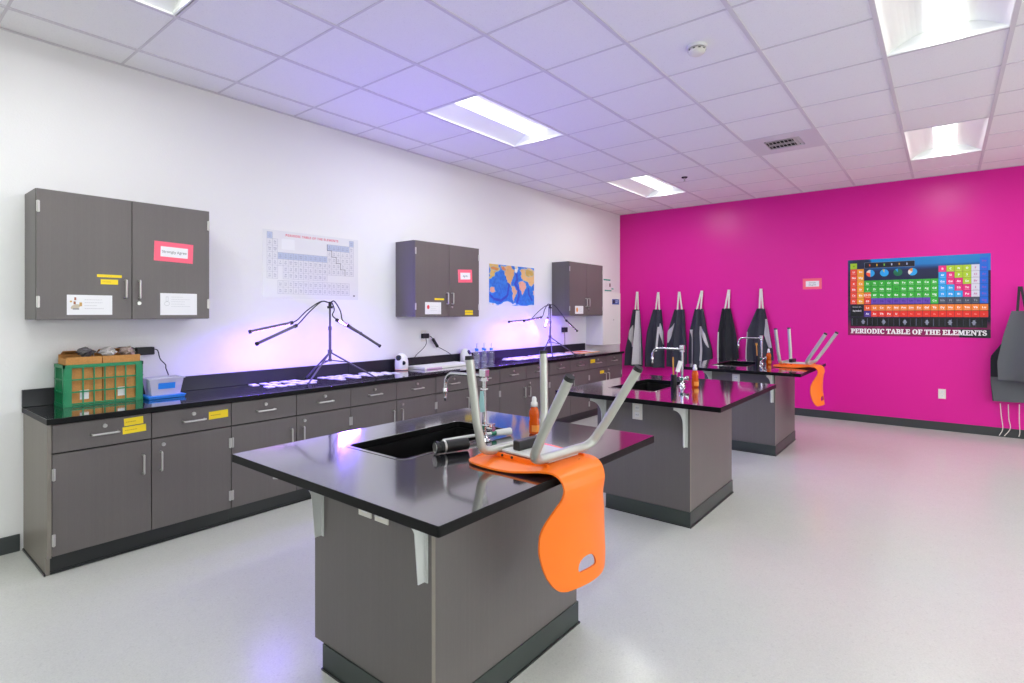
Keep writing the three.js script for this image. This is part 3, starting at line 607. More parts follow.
// clear laminated chart on the white wall
const SYM = 'H He Li Be B C N O F Ne Na Mg Al Si P S Cl Ar K Ca Sc Ti V Cr Mn Fe Co Ni Cu Zn Ga Ge As Se Br Kr Rb Sr Y Zr Nb Mo Tc Ru Rh Pd Ag Cd In Sn Sb Te I Xe Cs Ba La Ce Pr Nd Pm Sm Eu Gd Tb Dy Ho Er Tm Yb Lu Hf Ta W Re Os Ir Pt Au Hg Tl Pb Bi Po At Rn Fr Ra Ac Th Pa U Np Pu Am Cm Bk Cf Es Fm Md No Lr Rf Db Sg Bh Hs Mt Ds Rg Cn Nh Fl Mc Lv Ts Og'.split(' ');
function cellOf(n) {                     // atomic number -> [column 0..17, row 0..6], or rows 7, 8 for the two long series
  if (n === 1) return [0, 0]; if (n === 2) return [17, 0];
  if (n <= 4) return [n - 3, 1]; if (n <= 10) return [n + 7, 1]; if (n <= 12) return [n - 11, 2]; if (n <= 18) return [n - 1, 2];
  if (n <= 36) return [n - 19, 3]; if (n <= 54) return [n - 37, 4];
  if (n <= 56) return [n - 55, 5]; if (n <= 71) return [n - 57, 7]; if (n <= 86) return [n - 69, 5];
  if (n <= 88) return [n - 87, 6]; if (n <= 103) return [n - 89, 8]; return [n - 101, 6];
}
{
  const a = wl(262.5, 228.5), b = wl(358, 300);
  const m = canvasMat(1024, 700, (g, w, h) => {
    g.fillStyle = '#e6e7ea'; g.fillRect(0, 0, w, h); g.fillStyle = '#eef0f3'; g.fillRect(180, 80, 130, 110); g.fillRect(60, 190, 90, 70);
    g.fillStyle = '#d9566a'; g.font = 'bold 34px sans-serif'; g.textAlign = 'center'; g.fillText('PERIODIC TABLE OF THE ELEMENTS', w * 0.49, 52, 600);
    const cw = 51.5, ch = 69, ox = 40, oy = 22;
    g.font = '22px sans-serif';
    SYM.forEach((s, i) => {
      if (i > 111) return;
      let [c, r] = cellOf(i + 1); let y = oy + r * ch * 0.98; if (r >= 7) { c += 2; y = oy + r * ch * 0.98 + 20; }
      const x = ox + c * cw, blue = i === 0 || i === 1 || (r === 3 && c >= 2 && c <= 11) || (r === 1 && c >= 12 && c < 17);
      g.fillStyle = blue ? '#b9c4dc' : '#e1e2e7'; g.fillRect(x, y, cw, ch); g.strokeStyle = '#9d9fab'; g.lineWidth = 2; g.strokeRect(x, y, cw, ch);
      g.fillStyle = '#84869a'; g.fillText(s, x + cw / 2, y + 34); g.fillRect(x + 12, y + 42, 26, 3); g.fillRect(x + 16, y + 50, 18, 2);
    });
    g.strokeStyle = '#3c3d45'; g.lineWidth = 5; g.beginPath(); g.moveTo(ox + cw * 12, oy + ch); for (let k = 0; k < 5; k++) { g.lineTo(ox + cw * (12 + k), oy + ch * 0.98 * (1 + k)); g.lineTo(ox + cw * (12 + k), oy + ch * 0.98 * (2 + k)); } g.stroke();
    g.fillStyle = '#3f4048'; g.fillRect(w - 62, h - 52, 22, 14);
  }, { roughness: 0.22 });
  sheet('laminated_chart', 'pale laminated periodic table chart on the white wall above the grow light', 'poster', m, a, b, 'x');
}
// ocean map
{
  const m = canvasMat(768, 430, (g, w, h) => {
    g.fillStyle = '#2b7fe0'; g.fillRect(0, 0, w, h);
    let s = 5; const rn = () => { s = (s * 1664525 + 1013904223) % 4294967296; return s / 4294967296; };
    for (let k = 0; k < 1500; k++) { const x = rn() * w, y = rn() * h, r = 4 + rn() * 16; g.fillStyle = ['#2f8bee', '#2471d8', '#3a9af2', '#2a66c8', '#3f8fe6'][Math.floor(rn() * 5)]; g.globalAlpha = 0.35; g.beginPath(); g.ellipse(x, y, r, r * 0.7, rn() * 3, 0, 7); g.fill(); }
    g.globalAlpha = 1;
    g.lineCap = 'round'; g.strokeStyle = '#3836bb'; g.globalAlpha = 0.6;
    const ridge = (pts, lw) => { g.lineWidth = lw; g.beginPath(); pts.forEach(([x, y], i) => (i ? g.lineTo(x * w, y * h) : g.moveTo(x * w, y * h))); g.stroke(); };
    ridge([[0.58, 0.12], [0.6, 0.35], [0.55, 0.45], [0.62, 0.55], [0.64, 0.75], [0.6, 0.9]], 30); ridge([[0.35, 0.3], [0.42, 0.5], [0.38, 0.75], [0.25, 0.88], [0.12, 0.85]], 26); ridge([[0.86, 0.55], [0.88, 0.72], [0.95, 0.85]], 22); ridge([[0.02, 0.75], [0.1, 0.85]], 22);
    g.globalAlpha = 1;
    const land = (pts, col) => {
      let p = pts; for (let r = 0; r < 3; r++) p = p.flatMap(([x, y], i) => { const [u, v] = p[(i + 1) % p.length], d = Math.hypot(u - x, v - y); return [[x, y], [(x + u) / 2 + (rn() - 0.5) * d * 0.42, (y + v) / 2 + (rn() - 0.5) * d * 0.42]]; });
      g.beginPath(); p.forEach(([x, y], i) => (i ? g.lineTo(x * w, y * h) : g.moveTo(x * w, y * h))); g.closePath(); g.strokeStyle = '#8fd2f4'; g.lineWidth = 12; g.globalAlpha = 0.55; g.stroke(); g.globalAlpha = 1; g.fillStyle = col; g.fill();
      g.save(); g.clip(); for (let k = 0; k < 70; k++) { g.globalAlpha = 0.3; g.fillStyle = ['#d98b3f', '#f2dc9a', '#cfae4e', '#efc7a4'][k % 4]; g.beginPath(); g.arc(rn() * w, rn() * h, 6 + 16 * rn(), 0, 7); g.fill(); } g.restore(); g.globalAlpha = 1;
    };
    land([[0, 0], [0.2, 0], [0.22, 0.12], [0.12, 0.2], [0.06, 0.32], [0, 0.36]], '#e3c46a'); land([[0.02, 0.1], [0.1, 0.06], [0.2, 0.1], [0.14, 0.16]], '#dd9a4f');
    land([[0.24, 0.02], [0.46, 0.0], [0.55, 0.1], [0.5, 0.28], [0.46, 0.42], [0.48, 0.52], [0.43, 0.45], [0.37, 0.36], [0.33, 0.16]], '#e9b878');
    land([[0.24, 0.04], [0.32, 0.03], [0.34, 0.14], [0.27, 0.12]], '#dc8a58'); land([[0.54, 0.0], [0.61, 0.0], [0.58, 0.17], [0.55, 0.12]], '#f2f2ef');
    land([[0.47, 0.52], [0.54, 0.52], [0.6, 0.62], [0.56, 0.76], [0.52, 0.9], [0.49, 0.75]], '#ecc092');
    land([[0.66, 0.1], [0.8, 0.04], [0.99, 0.06], [1, 0.4], [0.93, 0.5], [0.87, 0.42], [0.8, 0.36], [0.7, 0.3]], '#eec584'); land([[0.76, 0.06], [0.97, 0.08], [0.95, 0.22], [0.8, 0.2]], '#d3b35c');
    land([[0.64, 0.4], [0.72, 0.36], [0.8, 0.44], [0.77, 0.6], [0.73, 0.74], [0.69, 0.62], [0.65, 0.52]], '#f3b7a0');
    land([[0.02, 0.58], [0.1, 0.56], [0.13, 0.66], [0.06, 0.7], [0.01, 0.66]], '#efb59a'); land([[0.97, 0.6], [1, 0.6], [1, 0.72], [0.97, 0.7]], '#efb59a');
    land([[0, 0.93], [0.12, 0.95], [0.2, 1], [0, 1]], '#eceef2'); land([[0.2, 0.98], [0.5, 0.97], [0.55, 0.93], [0.58, 0.98], [1, 0.98], [1, 1], [0.2, 1]], '#e7ebf2');
  }, { roughness: 0.35 });
  const p = sheet('ocean_map', 'colourful world map of the ocean floor on the white wall between two cabinets', 'map', m, wl(489, 263.5), wl(534, 306), 'x');
}
// big periodic table poster on the magenta wall
{
  const m = canvasMat(1536, 1080, (g, w, h) => {
    const bg = g.createLinearGradient(0, 0, 0, h); [[0, '#1488cf'], [0.09, '#137cc4'], [0.16, '#151d4a'], [0.5, '#0d1230'], [0.78, '#10122c'], [0.86, '#6c1648'], [1, '#8c1d52']].forEach(([k, c]) => bg.addColorStop(k, c));
    g.fillStyle = bg; g.fillRect(0, 0, w, h);
    for (let k = 0; k < 60; k++) { g.globalAlpha = 0.12; g.fillStyle = '#14183a'; g.beginPath(); g.arc(w * 0.14 * Math.abs(Math.sin(k * 1.7)), h * 0.09 * Math.abs(Math.cos(k * 2.3)), 70, 0, 7); g.fill(); } g.globalAlpha = 1; g.fillStyle = '#1f79cf'; g.fillRect(w * 0.93, 0, w * 0.07, h * 0.2);
    let s = 9; const rn = () => { s = (s * 1664525 + 1013904223) % 4294967296; return s / 4294967296; };
    for (let k = 0; k < 260; k++) { g.globalAlpha = 0.05; g.fillStyle = ['#d12a86', '#ea5fa8', '#8a2d8a'][k % 3]; g.beginPath(); g.arc(rn() * w * (k % 2 ? 0.45 : 1), h * (0.55 + 0.45 * rn()), 20 + 50 * rn(), 0, 7); g.fill(); }
    g.globalAlpha = 1; g.fillStyle = '#0b0d1c'; g.fillRect(w * 0.8, h * 0.9, w * 0.2, h * 0.1);
    const xs = (c) => (0.019 + c * 0.0537) * w;
    const ys = (r) => (0.047 + r * 0.0775) * h;
    g.textAlign = 'center'; g.textBaseline = 'middle';
    const cell = (x, y, cw, ch, col, t, tc = '#ffffff') => { g.fillStyle = col; g.fillRect(x, y, cw - 2, ch - 2); if (!t) return; g.fillStyle = tc; g.font = 'bold 36px sans-serif'; g.fillText(t, x + cw / 2, y + ch * 0.5); g.globalAlpha = 0.6; g.fillRect(x + cw * 0.2, y + ch * 0.84, cw * 0.6, 3); g.globalAlpha = 1; };
    const pink = [5, 14, 32, 33, 51, 52, 84, 85], lime = [6, 7, 8, 15, 16, 34], white = [9, 17, 35, 53];
    SYM.forEach((t, i) => {
      const n = i + 1, [c, r] = cellOf(n);
      if (r >= 7) { const y = h * (r === 7 ? 0.597 : 0.677), cw = w * 0.0537; cell(w * 0.18 + c * cw, y, cw, h * 0.078, r === 7 ? '#f58432' : '#e8352b', c > 3 && r === 8 ? '' : t); if (c > 3 && r === 8) { g.fillStyle = '#ffb9a8'; g.font = '22px sans-serif'; g.fillText(t, w * 0.18 + (c + 0.5) * cw, y + h * 0.04); } return; }
      const x = xs(c), cw = xs(c + 1) - x, y = ys(r), ch = ys(r + 1) - y;
      let col = '#36b437', tc = '#ffffff';
      if (n === 1) { col = '#a8cf2c'; tc = '#6d8a1e'; } else if (c === 0) col = '#ef4a32'; else if (c === 1) col = '#f8a52a'; else if (c === 17) { col = '#1c6ad8'; tc = '#8c4fc0'; }
      else if (n >= 104 && n <= 111) { col = '#6a47b5'; tc = '#3e2a86'; } else if (n === 112) col = '#36b437'; else if (n >= 113) { col = '#4b5060'; tc = '#9aa0ac'; }
      else if (c === 16) { col = '#dcdce6'; tc = '#c06aa0'; } else if (c >= 12) { col = '#2aa6ea'; if (pink.includes(n)) col = '#ea2a80'; if (lime.includes(n)) { col = '#b0d12c'; } }
      if (n === 43) tc = '#1d5a20';
      cell(x, y, cw, ch, col, t, tc);
    });
    const c3 = xs(2), c3w = xs(3) - c3; cell(c3, ys(5), c3w, ys(6) - ys(5), '#f5713a', '57-71'); cell(c3, ys(6), c3w, ys(7) - ys(6), '#e9402f', '89');
    // info strip and pie charts
    g.fillStyle = '#12152a'; g.fillRect(w * 0.13, h * 0.045, w * 0.37, h * 0.07); g.strokeStyle = '#8b95a8'; g.lineWidth = 3; g.strokeRect(w * 0.13, h * 0.045, w * 0.37, h * 0.07);
    ['#e0602f', '#f0c23a', '#7fc24a', '#c9c9d2', '#d6a63a', '#9aa4c4'].forEach((c, k) => { g.fillStyle = c; g.fillRect(w * (0.165 + k * 0.055), h * 0.066, 14, 28); });
    [[0.175, ['#2aa6ea', '#ef5a3a', '#e8e0c8'], 0.5], [0.28, ['#2aa6ea', '#36b0e8', '#e8d23a'], 0.85], [0.38, ['#166a4c', '#1a7c56', '#2aa6ea'], 0.75], [0.485, ['#2aa6ea', '#e6e6da', '#e8963a'], 0.62]].forEach(([x, c, f]) => { let a = -1.57; [f, (1 - f) * 0.6, (1 - f) * 0.4].forEach((q, k) => { g.fillStyle = c[k]; g.beginPath(); g.moveTo(w * x, h * 0.185); g.arc(w * x, h * 0.185, 50, a, a + q * 6.283); g.fill(); a += q * 6.283; }); });
    // key, orbitals, title
    g.fillStyle = '#0c0e1a'; g.fillRect(w * 0.022, h * 0.597, w * 0.1, h * 0.155); g.fillStyle = '#e6e6ea'; g.font = 'bold 30px sans-serif'; g.fillText('Symbol', w * 0.072, h * 0.675); g.font = '22px sans-serif'; g.fillText('Atomic No.', w * 0.072, h * 0.625, 130);
    cell(c3, h * 0.597, c3w, h * 0.078, '#ef5a2c', 'La'); cell(c3, h * 0.677, c3w, h * 0.078, '#4a2f8c', 'Ac');
    g.fillStyle = '#0a0c14'; g.fillRect(w * 0.022, h * 0.763, w * 0.956, h * 0.115);
    for (let k = 0; k < 24; k++) { g.fillStyle = '#5c6276'; g.fillRect(w * (0.03 + k * 0.0398), h * 0.775, k % 3 ? 3 : 9, h * 0.09); } g.fillStyle = '#8b90a0';
    for (let k = 0; k < 6; k++) { const x = w * (0.12 + k * 0.155), y = h * 0.82; for (const d of [-20, 0, 20]) { g.beginPath(); g.ellipse(x, y + d, 24 - Math.abs(d) * 0.5, 13, 0, 0, 7); g.fill(); } }
    g.fillStyle = '#f3f1f2'; g.font = 'bold 88px serif'; g.fillText('PERIODIC TABLE OF THE ELEMENTS', w * 0.5, h * 0.942, w * 0.955); g.lineWidth = 5; g.strokeStyle = '#f3f1f2'; g.strokeText('PERIODIC TABLE OF THE ELEMENTS', w * 0.5, h * 0.942, w * 0.955);
  }, { roughness: 0.25 });
  sheet('periodic_table_poster', 'bright periodic table of the elements poster on the magenta wall', 'poster', m, onZ(848, 260.4), onZ(990.8, 338.2), 'z');
}

// ---------------------------------------------------------------- wall outlets and the white box in the corner
function outlet(name, label, pos, wall) {
  const t = thing(name, label, 'outlet', pos); if (wall === 'x') t.rotation.y = Math.PI / 2;
  mesh('cover_plate', rbox(0.072, 0.116, 0.005, 0.002), M.ivory, t, [0, 0, 0.003]);
  for (const y of [0.024, -0.024]) { const s = mesh('socket', rbox(0.034, 0.034, 0.003, 0.001), M.whitePlastic, t, [0, y, 0.0062]); mesh('slot', merge([-0.007, 0.007].map((q) => span(q - 0.0012, q + 0.0012, -0.005, 0.005, 0.0014, 0.002))), M.slot, s); }
  return t;
}
outlet('wall_outlet', 'white wall outlet low on the magenta wall below the poster', [-0.028, 0.437, ZF], 'z');
outlet('wall_outlet', 'wall outlet with black plugs between the counter and the middle wall cabinet', [XL, 1.165, -3.885], 'x');
outlet('wall_outlet', 'wall outlet with a dark plug below the wall cabinet near the magenta corner', [XL, 1.165, -6.54], 'x');
{
  const t = thing('plug_adapter', 'black plug adapter in the outlet beside the middle wall cabinet', 'plug', [XL + 0.0082, 1.165, -3.885]);
  mesh('plug_body', rbox(0.035, 0.05, 0.09, 0.006, 2), M.softBlack, t, [0.018, 0, 0.0]);
  mesh('cord', tube([[0.03, -0.02, 0.0], [0.045, -0.08, 0.01], [0.04, -0.13, 0.05], [0.04, -0.19, 0.14], [0.04, -0.25, 0.19], [0.05, -0.305, 0.2]], 0.0035, 30, 6), M.softBlack, t);
  const c = thing('cord_connector', 'black inline adapter hanging on a cord beside the middle outlet', 'adapter', [XL + 0.03, 0, 0]);
  mesh('adapter_body', rod(V(0.01, 1.13, -3.98), V(0.015, 1.045, -4.045), 0.016, 10), M.softBlack, c);
  mesh('cord', tube([[0.01, 1.165, -3.93], [0.012, 1.15, -3.96], [0.01, 1.13, -3.98]], 0.0035, 12, 6), M.softBlack, c);
  mesh('cord', tube([[0.015, 1.045, -4.045], [0.02, 1.02, -4.1], [0.03, 0.97, -4.2], [0.04, 0.9, -4.3], [0.05, 0.856, -4.36]], 0.0035, 24, 6), M.softBlack, c);
  const q = thing('plug_adapter', 'dark plug adapter in the outlet below the cabinet near the magenta corner', 'plug', [XL + 0.0082, 1.165, -6.55]);
  mesh('plug_body', rbox(0.04, 0.07, 0.11, 0.006, 2), M.softBlack, q, [0.02, 0, 0]);
  mesh('cord', tube([[0.02, -0.035, 0], [0.024, -0.1, 0.002], [0.024, -0.2, 0.0], [0.03, -0.3, 0.01]], 0.003, 16, 6), M.softBlack, q);

  const b = thing('wall_enclosure', 'white metal wall box with a blue label next to the magenta corner', 'box', [0, 0, 0]);
  mesh('housing', span(XL + 0.001, WFACE - 0.012, 0.92, 1.719, -7.19, -7.757, 0.004), M.whiteMetal, b);
  const d = mesh('door', span(WFACE - 0.0118, WFACE, 0.925, 1.714, -7.195, -7.752, 0.003), M.whiteMetal, b);
  mesh('lock', cyl(0.01, 0.01, 0.008, 16).rotateZ(Math.PI / 2), M.steel, d, [WFACE + 0.003, 1.3, -7.52]);
  const sc = canvasMat(160, 64, (g, w, h) => { g.fillStyle = '#3c5fa8'; g.fillRect(0, 0, w, h); g.fillStyle = '#20263c'; g.fillRect(12, 12, 50, 40); g.fillStyle = '#c9d4ea'; g.fillRect(76, 16, 66, 10); g.fillRect(76, 36, 50, 10); });
  const st = mesh('sticker', PW(0.22, 0.082), sc, d, [WFACE + 0.001, 1.578, -7.59]); st.rotation.y = Math.PI / 2; st.userData.label = 'blue printed label';
}

// ---------------------------------------------------------------- green crate with cardboard boxes
{
  const x0 = -4.254, x1 = -4.054, z0 = -0.858, z1 = -1.256, h = 0.25, T0 = TOP + 0.001;
  const t = thing('plastic_crate', 'green plastic grid crate on the black counter', 'crate', [0, T0, 0]);
  const bars = (list, name) => mesh(name, merge(list), M.green, t);
  bars([span(x0, x1, 0, 0.008, z1, z0), span(x0 - 0.003, x1 + 0.003, 0.0, 0.016, z0, z0 + 0.005), span(x0 - 0.003, x1 + 0.003, 0.0, 0.016, z1 - 0.005, z1)], 'bottom');
  for (const x of [x0, x1]) bars([span(x - 0.005, x + 0.005, h - 0.02, h, z1 - 0.005, z0 + 0.005)], 'rim');
  for (const z of [z0, z1]) bars([span(x0 - 0.005, x1 + 0.005, h - 0.02, h, z - 0.005, z + 0.005)], 'rim');
  for (const [x, z] of [[x0, z0], [x1, z0], [x0, z1], [x1, z1]]) bars([span(x - 0.004, x + 0.004, 0, h - 0.02, z - Math.sign(z - (z0 + z1) / 2) * 0.036, z + 0.0), span(x - Math.sign(x - (x0 + x1) / 2) * 0.03, x, 0, h - 0.02, z - 0.004, z + 0.004)], 'corner_post');
  for (const x of [x0, x1]) for (let k = 1; k < 6; k++) { const z = z0 - 0.036 + (z1 - z0 + 0.072) * (k - 0) / 6; bars([span(x - 0.003, x + 0.003, 0.008, h - 0.02, z - 0.0035, z + 0.0035)], 'upright'); }
  for (const x of [x0, x1]) for (const y of [0.012, 0.083, 0.156]) bars([span(x - 0.0049, x + 0.0049, y, y + 0.008, z1 - 0.004, z0 + 0.004)], 'rail');
  for (const z of [z0, z1]) { for (let k = 1; k < 5; k++) { const x = x0 + 0.03 + (x1 - x0 - 0.06) * k / 5; bars([span(x - 0.003, x + 0.003, 0.008, h - 0.02, z - 0.003, z + 0.003)], 'upright'); } for (const y of [0.012, 0.083, 0.156]) bars([span(x0 - 0.004, x1 + 0.004, y + 0.0003, y + 0.0077, z - 0.0049, z + 0.0049)], 'rail'); }
  const cb = (za, zb, tilt, label) => {
    const g = thing('cardboard_box', label, 'box', [0, T0 + 0.009, 0], 'cardboard boxes in the green crate');
    const xa = x0 + 0.012, xb = x1 - 0.012, hh = 0.285, q = 0.003;
    mesh('front_wall', span(xb - q, xb, 0, hh, za, zb), M.card, g); mesh('back_wall', span(xa, xa + q, 0, hh + 0.012, za, zb), M.card, g);
    mesh('side_wall', span(xa + q, xb - q, 0, hh - 0.01, za, za - q), M.card, g); mesh('side_wall', span(xa + q, xb - q, 0, hh - 0.01, zb + q, zb), M.card, g);
    mesh('bottom', span(xa + q, xb - q, 0, q, za - q, zb + q), M.card, g);
    const f = mesh('flap', box(0.06, q, Math.abs(za - zb) - 0.02), M.card, g, [xa + 0.03, hh + 0.022, (za + zb) / 2]); f.rotation.z = 0.35 + tilt;
    mesh('shipping_label', span(xb, xb + 0.0008, 0.03, 0.085, (za + zb) / 2 - 0.022, (za + zb) / 2 + 0.022), M.white, g).userData.label = 'white paper label';
    return g;
  };
  cb(z0 - 0.012, -1.045, 0.0, 'cardboard box in the green crate, next to the crate end farthest from the bin');
  cb(-1.049, z1 + 0.008, 0.12, 'cardboard box in the green crate, next to the blue-lidded bin');
  // crumpled bags sticking out of the boxes
  const crumple = (label, pos, mat, sx) => { const g = new THREE.IcosahedronGeometry(0.036, 3), p = g.attributes.position; let s = sx * 131; const rn = (v) => { const q = Math.sin(v.x * 91.7 + sx) * Math.cos(v.y * 77.3 + v.z * 63.1 + sx * 2); return q; }; for (let i = 0; i < p.count; i++) { const v = V(p.getX(i), p.getY(i), p.getZ(i)); v.multiplyScalar(1 + 0.3 * rn(v) + 0.25 * Math.sin(v.z * 190 + v.x * 150 + sx) * Math.cos(v.x * 170 - v.y * 210)); p.setXYZ(i, v.x * 1.1, v.y * 0.75, v.z * 1.1); } g.computeVertexNormals(); return tag(mesh('crumpled_bag', g, mat, scene, pos), label, 'bag', 'crumpled bags in the cardboard boxes'); };
  crumple('crumpled dark grey bag sticking out of the cardboard boxes in the crate', [-4.12, 1.166, -0.975], std({ color: 0x5d5a5c, roughness: 0.35 }), 1.3);
  crumple('crumpled white bag sticking out of the cardboard boxes in the crate', [-4.14, 1.16, -1.095], std({ color: 0xd9d4d2, roughness: 0.4 }), 2.1);
  crumple('crumpled pale bag with rusty stains in the cardboard box by the bin', [-4.14, 1.158, -1.197], std({ color: 0xb9a49a, roughness: 0.4 }), 3.7);
}
// clear bin on its blue lid, and the power adapter on the wall
{
  const t = thing('storage_bin', 'clear plastic bin with a blue label standing on its blue lid', 'bin', [-4.065, TOP + 0.001, -1.379]);
  const ringed = (w0, d0, w1, d1, y0, y1) => { const g = new THREE.CylinderGeometry(1, 1, 1, 4, 1, true, Math.PI / 4); const p = g.attributes.position; for (let i = 0; i < p.count; i++) { const top = p.getY(i) > 0; p.setXYZ(i, Math.sign(p.getX(i)) * (top ? w1 : w0) / 2, top ? y1 : y0, Math.sign(p.getZ(i)) * (top ? d1 : d0) / 2); } g.computeVertexNormals(); return g; };
  mesh('lid', merge([rbox(0.155, 0.012, 0.215, 0.005, 2).translate(0, 0.006, 0), rbox(0.165, 0.009, 0.225, 0.004, 2).translate(0, 0.0165, 0)]), M.blue, t).userData.label = 'bright blue lid';
  mesh('bin_wall', ringed(0.115, 0.165, 0.142, 0.2, 0.0225, 0.13), M.frosted, t);
  mesh('rim', merge([span(-0.076, 0.076, 0.126, 0.134, 0.1, 0.108), span(-0.076, 0.076, 0.126, 0.134, -0.108, -0.1), span(-0.078, -0.07, 0.126, 0.134, -0.1, 0.1), span(0.07, 0.078, 0.126, 0.134, -0.1, 0.1)]), M.frosted, t);
  mesh('bin_floor', span(-0.057, 0.057, 0.0212, 0.0232, -0.082, 0.082), M.frosted, t);
  const lb = mesh('blue_label', rbox(0.002, 0.04, 0.1, 0.0008), M.blue, t, [0.0675, 0.082, 0.0]); lb.rotation.z = -0.125;
  const a = thing('power_adapter', 'black power adapter on the white wall beside the green crate', 'adapter', [XL + 0.0005, 1.147, -1.335]);
  mesh('adapter_body', rbox(0.05, 0.052, 0.105, 0.006, 2), M.softBlack, a, [0.026, 0, 0]);
  mesh('cord', tube([[0.03, 0.01, -0.05], [0.032, 0.0, -0.075], [0.034, -0.06, -0.09], [0.04, -0.1, -0.12], [0.036, -0.13, -0.125], [0.04, -0.18, -0.14], [0.05, -0.27, -0.15], [0.06, -0.294, -0.12]], 0.0035, 40, 6), M.softBlack, a);
  mesh('cord', tube([[0.03, 0.015, 0.05], [0.032, 0.03, 0.09], [0.034, 0.03, 0.15], [0.04, 0.02, 0.17]], 0.0035, 24, 6), M.softBlack, a);
}

// ---------------------------------------------------------------- grow light stands
function growLight(name, label, c, hubY, topY, feet, bars) {
  const t = thing(name, label, 'grow light', [c.x, TOP, c.z]);
  const L = (v) => v.clone().sub(V(c.x, TOP, c.z));
  const y = (v) => v - TOP;
  mesh('pole', merge([rod(V(0, y(hubY) - 0.07, 0), V(0, y(hubY) + 0.2, 0), 0.0105, 14), rod(V(0, y(hubY) + 0.2, 0), V(0, y(topY) - 0.03, 0), 0.008, 14), cyl(0.014, 0.014, 0.03, 14).translate(0, y(hubY) + 0.2, 0)]), M.grow, t);
  mesh('leg_hub', merge([cyl(0.018, 0.018, 0.03, 14).translate(0, y(hubY) + 0.01, 0), cyl(0.015, 0.015, 0.02, 14).translate(0, y(hubY) - 0.06, 0)]), M.grow, t);
  for (const f of feet) {
    const e = L(f), e2 = V(e.x, 0.008, e.z), s = V(0, y(hubY) + 0.005, 0);
    const lg = mesh('leg', rod(s, e2, 0.0065, 10), M.grow, t);
    mesh('strut', rod(V(0, y(hubY) - 0.06, 0), s.clone().lerp(e2, 0.38), 0.0045, 8), M.grow, lg);
    mesh('foot', rod(e2.clone().lerp(s, 0.05), e2, 0.0078, 10), M.black, lg);
  }
  mesh('clamp_head', merge([cyl(0.013, 0.013, 0.05, 14), rbox(0.034, 0.02, 0.034, 0.003).translate(0, -0.02, 0)]), M.black, t, [0, y(topY) - 0.015, 0]);
  for (const b of bars) {
    const a = L(b.inner), e = L(b.outer), dir = e.clone().sub(a).normalize(), len = a.distanceTo(e);
    const n = b.aim.clone().addScaledVector(dir, -b.aim.dot(dir)).normalize(), side = new THREE.Vector3().crossVectors(dir, n);
    const st = V(0, y(topY), 0), lift = b.lift ?? 0.05;
    mesh('gooseneck', tube([st, st.clone().lerp(a, 0.25).add(V(0, lift, 0)), st.clone().lerp(a, 0.6).add(V(0, lift * 0.75, 0)), a.clone().addScaledVector(dir, -0.05).add(V(0, 0.018, 0)), a], 0.0048, 32, 8), M.black, t);
    const basis = new THREE.Matrix4().makeBasis(dir, n.clone().negate(), side);   // x along the bar, y away from the light side
    const half = new THREE.Shape(); for (let k = 0; k <= 10; k++) { const q = Math.PI * k / 10; half.lineTo(0.013 * Math.cos(q), 0.013 * Math.sin(q)); } half.lineTo(-0.013, -0.002); half.lineTo(0.013, -0.002);
    const bodyG = new THREE.ExtrudeGeometry(half, { depth: len, bevelEnabled: false }).rotateY(Math.PI / 2);
    const bar = mesh('light_bar', bodyG, M.grow, t); bar.applyMatrix4(basis); bar.position.copy(a);
    mesh('led_strip', span(0.02, len - 0.012, -0.004, -0.002, -0.009, 0.009), M.growLED, bar).userData.label = 'glowing violet LED strip';
    mesh('end_cap', cyl(0.0142, 0.0142, 0.012, 14).rotateZ(Math.PI / 2), M.black, bar, [len, 0.002, 0]);
    mesh('end_cap', cyl(0.0142, 0.0142, 0.02, 14).rotateZ(Math.PI / 2), M.black, bar, [0.005, 0.002, 0]);
    const l = new THREE.RectAreaLight(GROW.color, GROW.intensity * (b.power ?? 1), len - 0.032, 0.018);
    const mid = b.inner.clone().lerp(b.outer, 0.5).addScaledVector(n, 0.006);
    l.applyMatrix4(new THREE.Matrix4().makeBasis(dir, new THREE.Vector3().crossVectors(n.clone().negate(), dir), n.clone().negate())); l.position.copy(mid);
    scene.add(l);
  }
}
growLight('grow_light_stand', 'three-legged stand with four violet grow light bars below the laminated chart', V(-3.936, 0, -2.55), 1.08, 1.487,
  [V(-3.80, 0, -2.265), V(-3.77, 0, -2.892), V(-4.205, 0, -2.49)], [
    { outer: onX(250, 332, -3.98), inner: onX(292, 323, -3.98), aim: V(-0.16, -0.98, 0), power: 0.7 },
    { outer: onX(257, 344, -3.8), inner: onX(296, 326, -3.88), aim: V(-0.22, -0.97, 0), lift: 0.055, power: 0.7 },
    { outer: onX(361, 333.5, -4.0), inner: onX(337, 320, -3.98), aim: V(0.55, 0.5, 0.6), lift: 0.04, power: 5 },
    { outer: onX(379.5, 346, -3.86), inner: onX(347, 325, -3.9), aim: V(-0.72, -0.69, 0), lift: 0.06, power: 0.45 },
  ]);
growLight('grow_light_stand', 'farther three-legged stand with violet grow light bars beside the ocean map', V(-4.05, 0, -5.885), 1.085, 1.51,
  [V(-3.80, 0, -6.12), V(-3.83, 0, -5.62), V(-4.225, 0, -5.95)], [
    { outer: onX(509, 322, -4.0), inner: onX(529.5, 320, -4.0), aim: V(-0.18, -0.98, 0), lift: 0.03, power: 0.6 },
    { outer: onX(524, 321, -3.95), inner: onX(541, 317.5, -4.0), aim: V(-0.18, -0.98, 0), power: 0.6 },
    { outer: onX(577, 331, -3.95), inner: onX(566, 320.5, -4.0), aim: V(-0.75, -0.66, 0), power: 0.4 },
    { outer: V(-4.2, 1.22, -5.98), inner: V(-4.12, 1.34, -5.93), aim: V(0.6, 0.55, 0.5), power: 5 },
  ]);

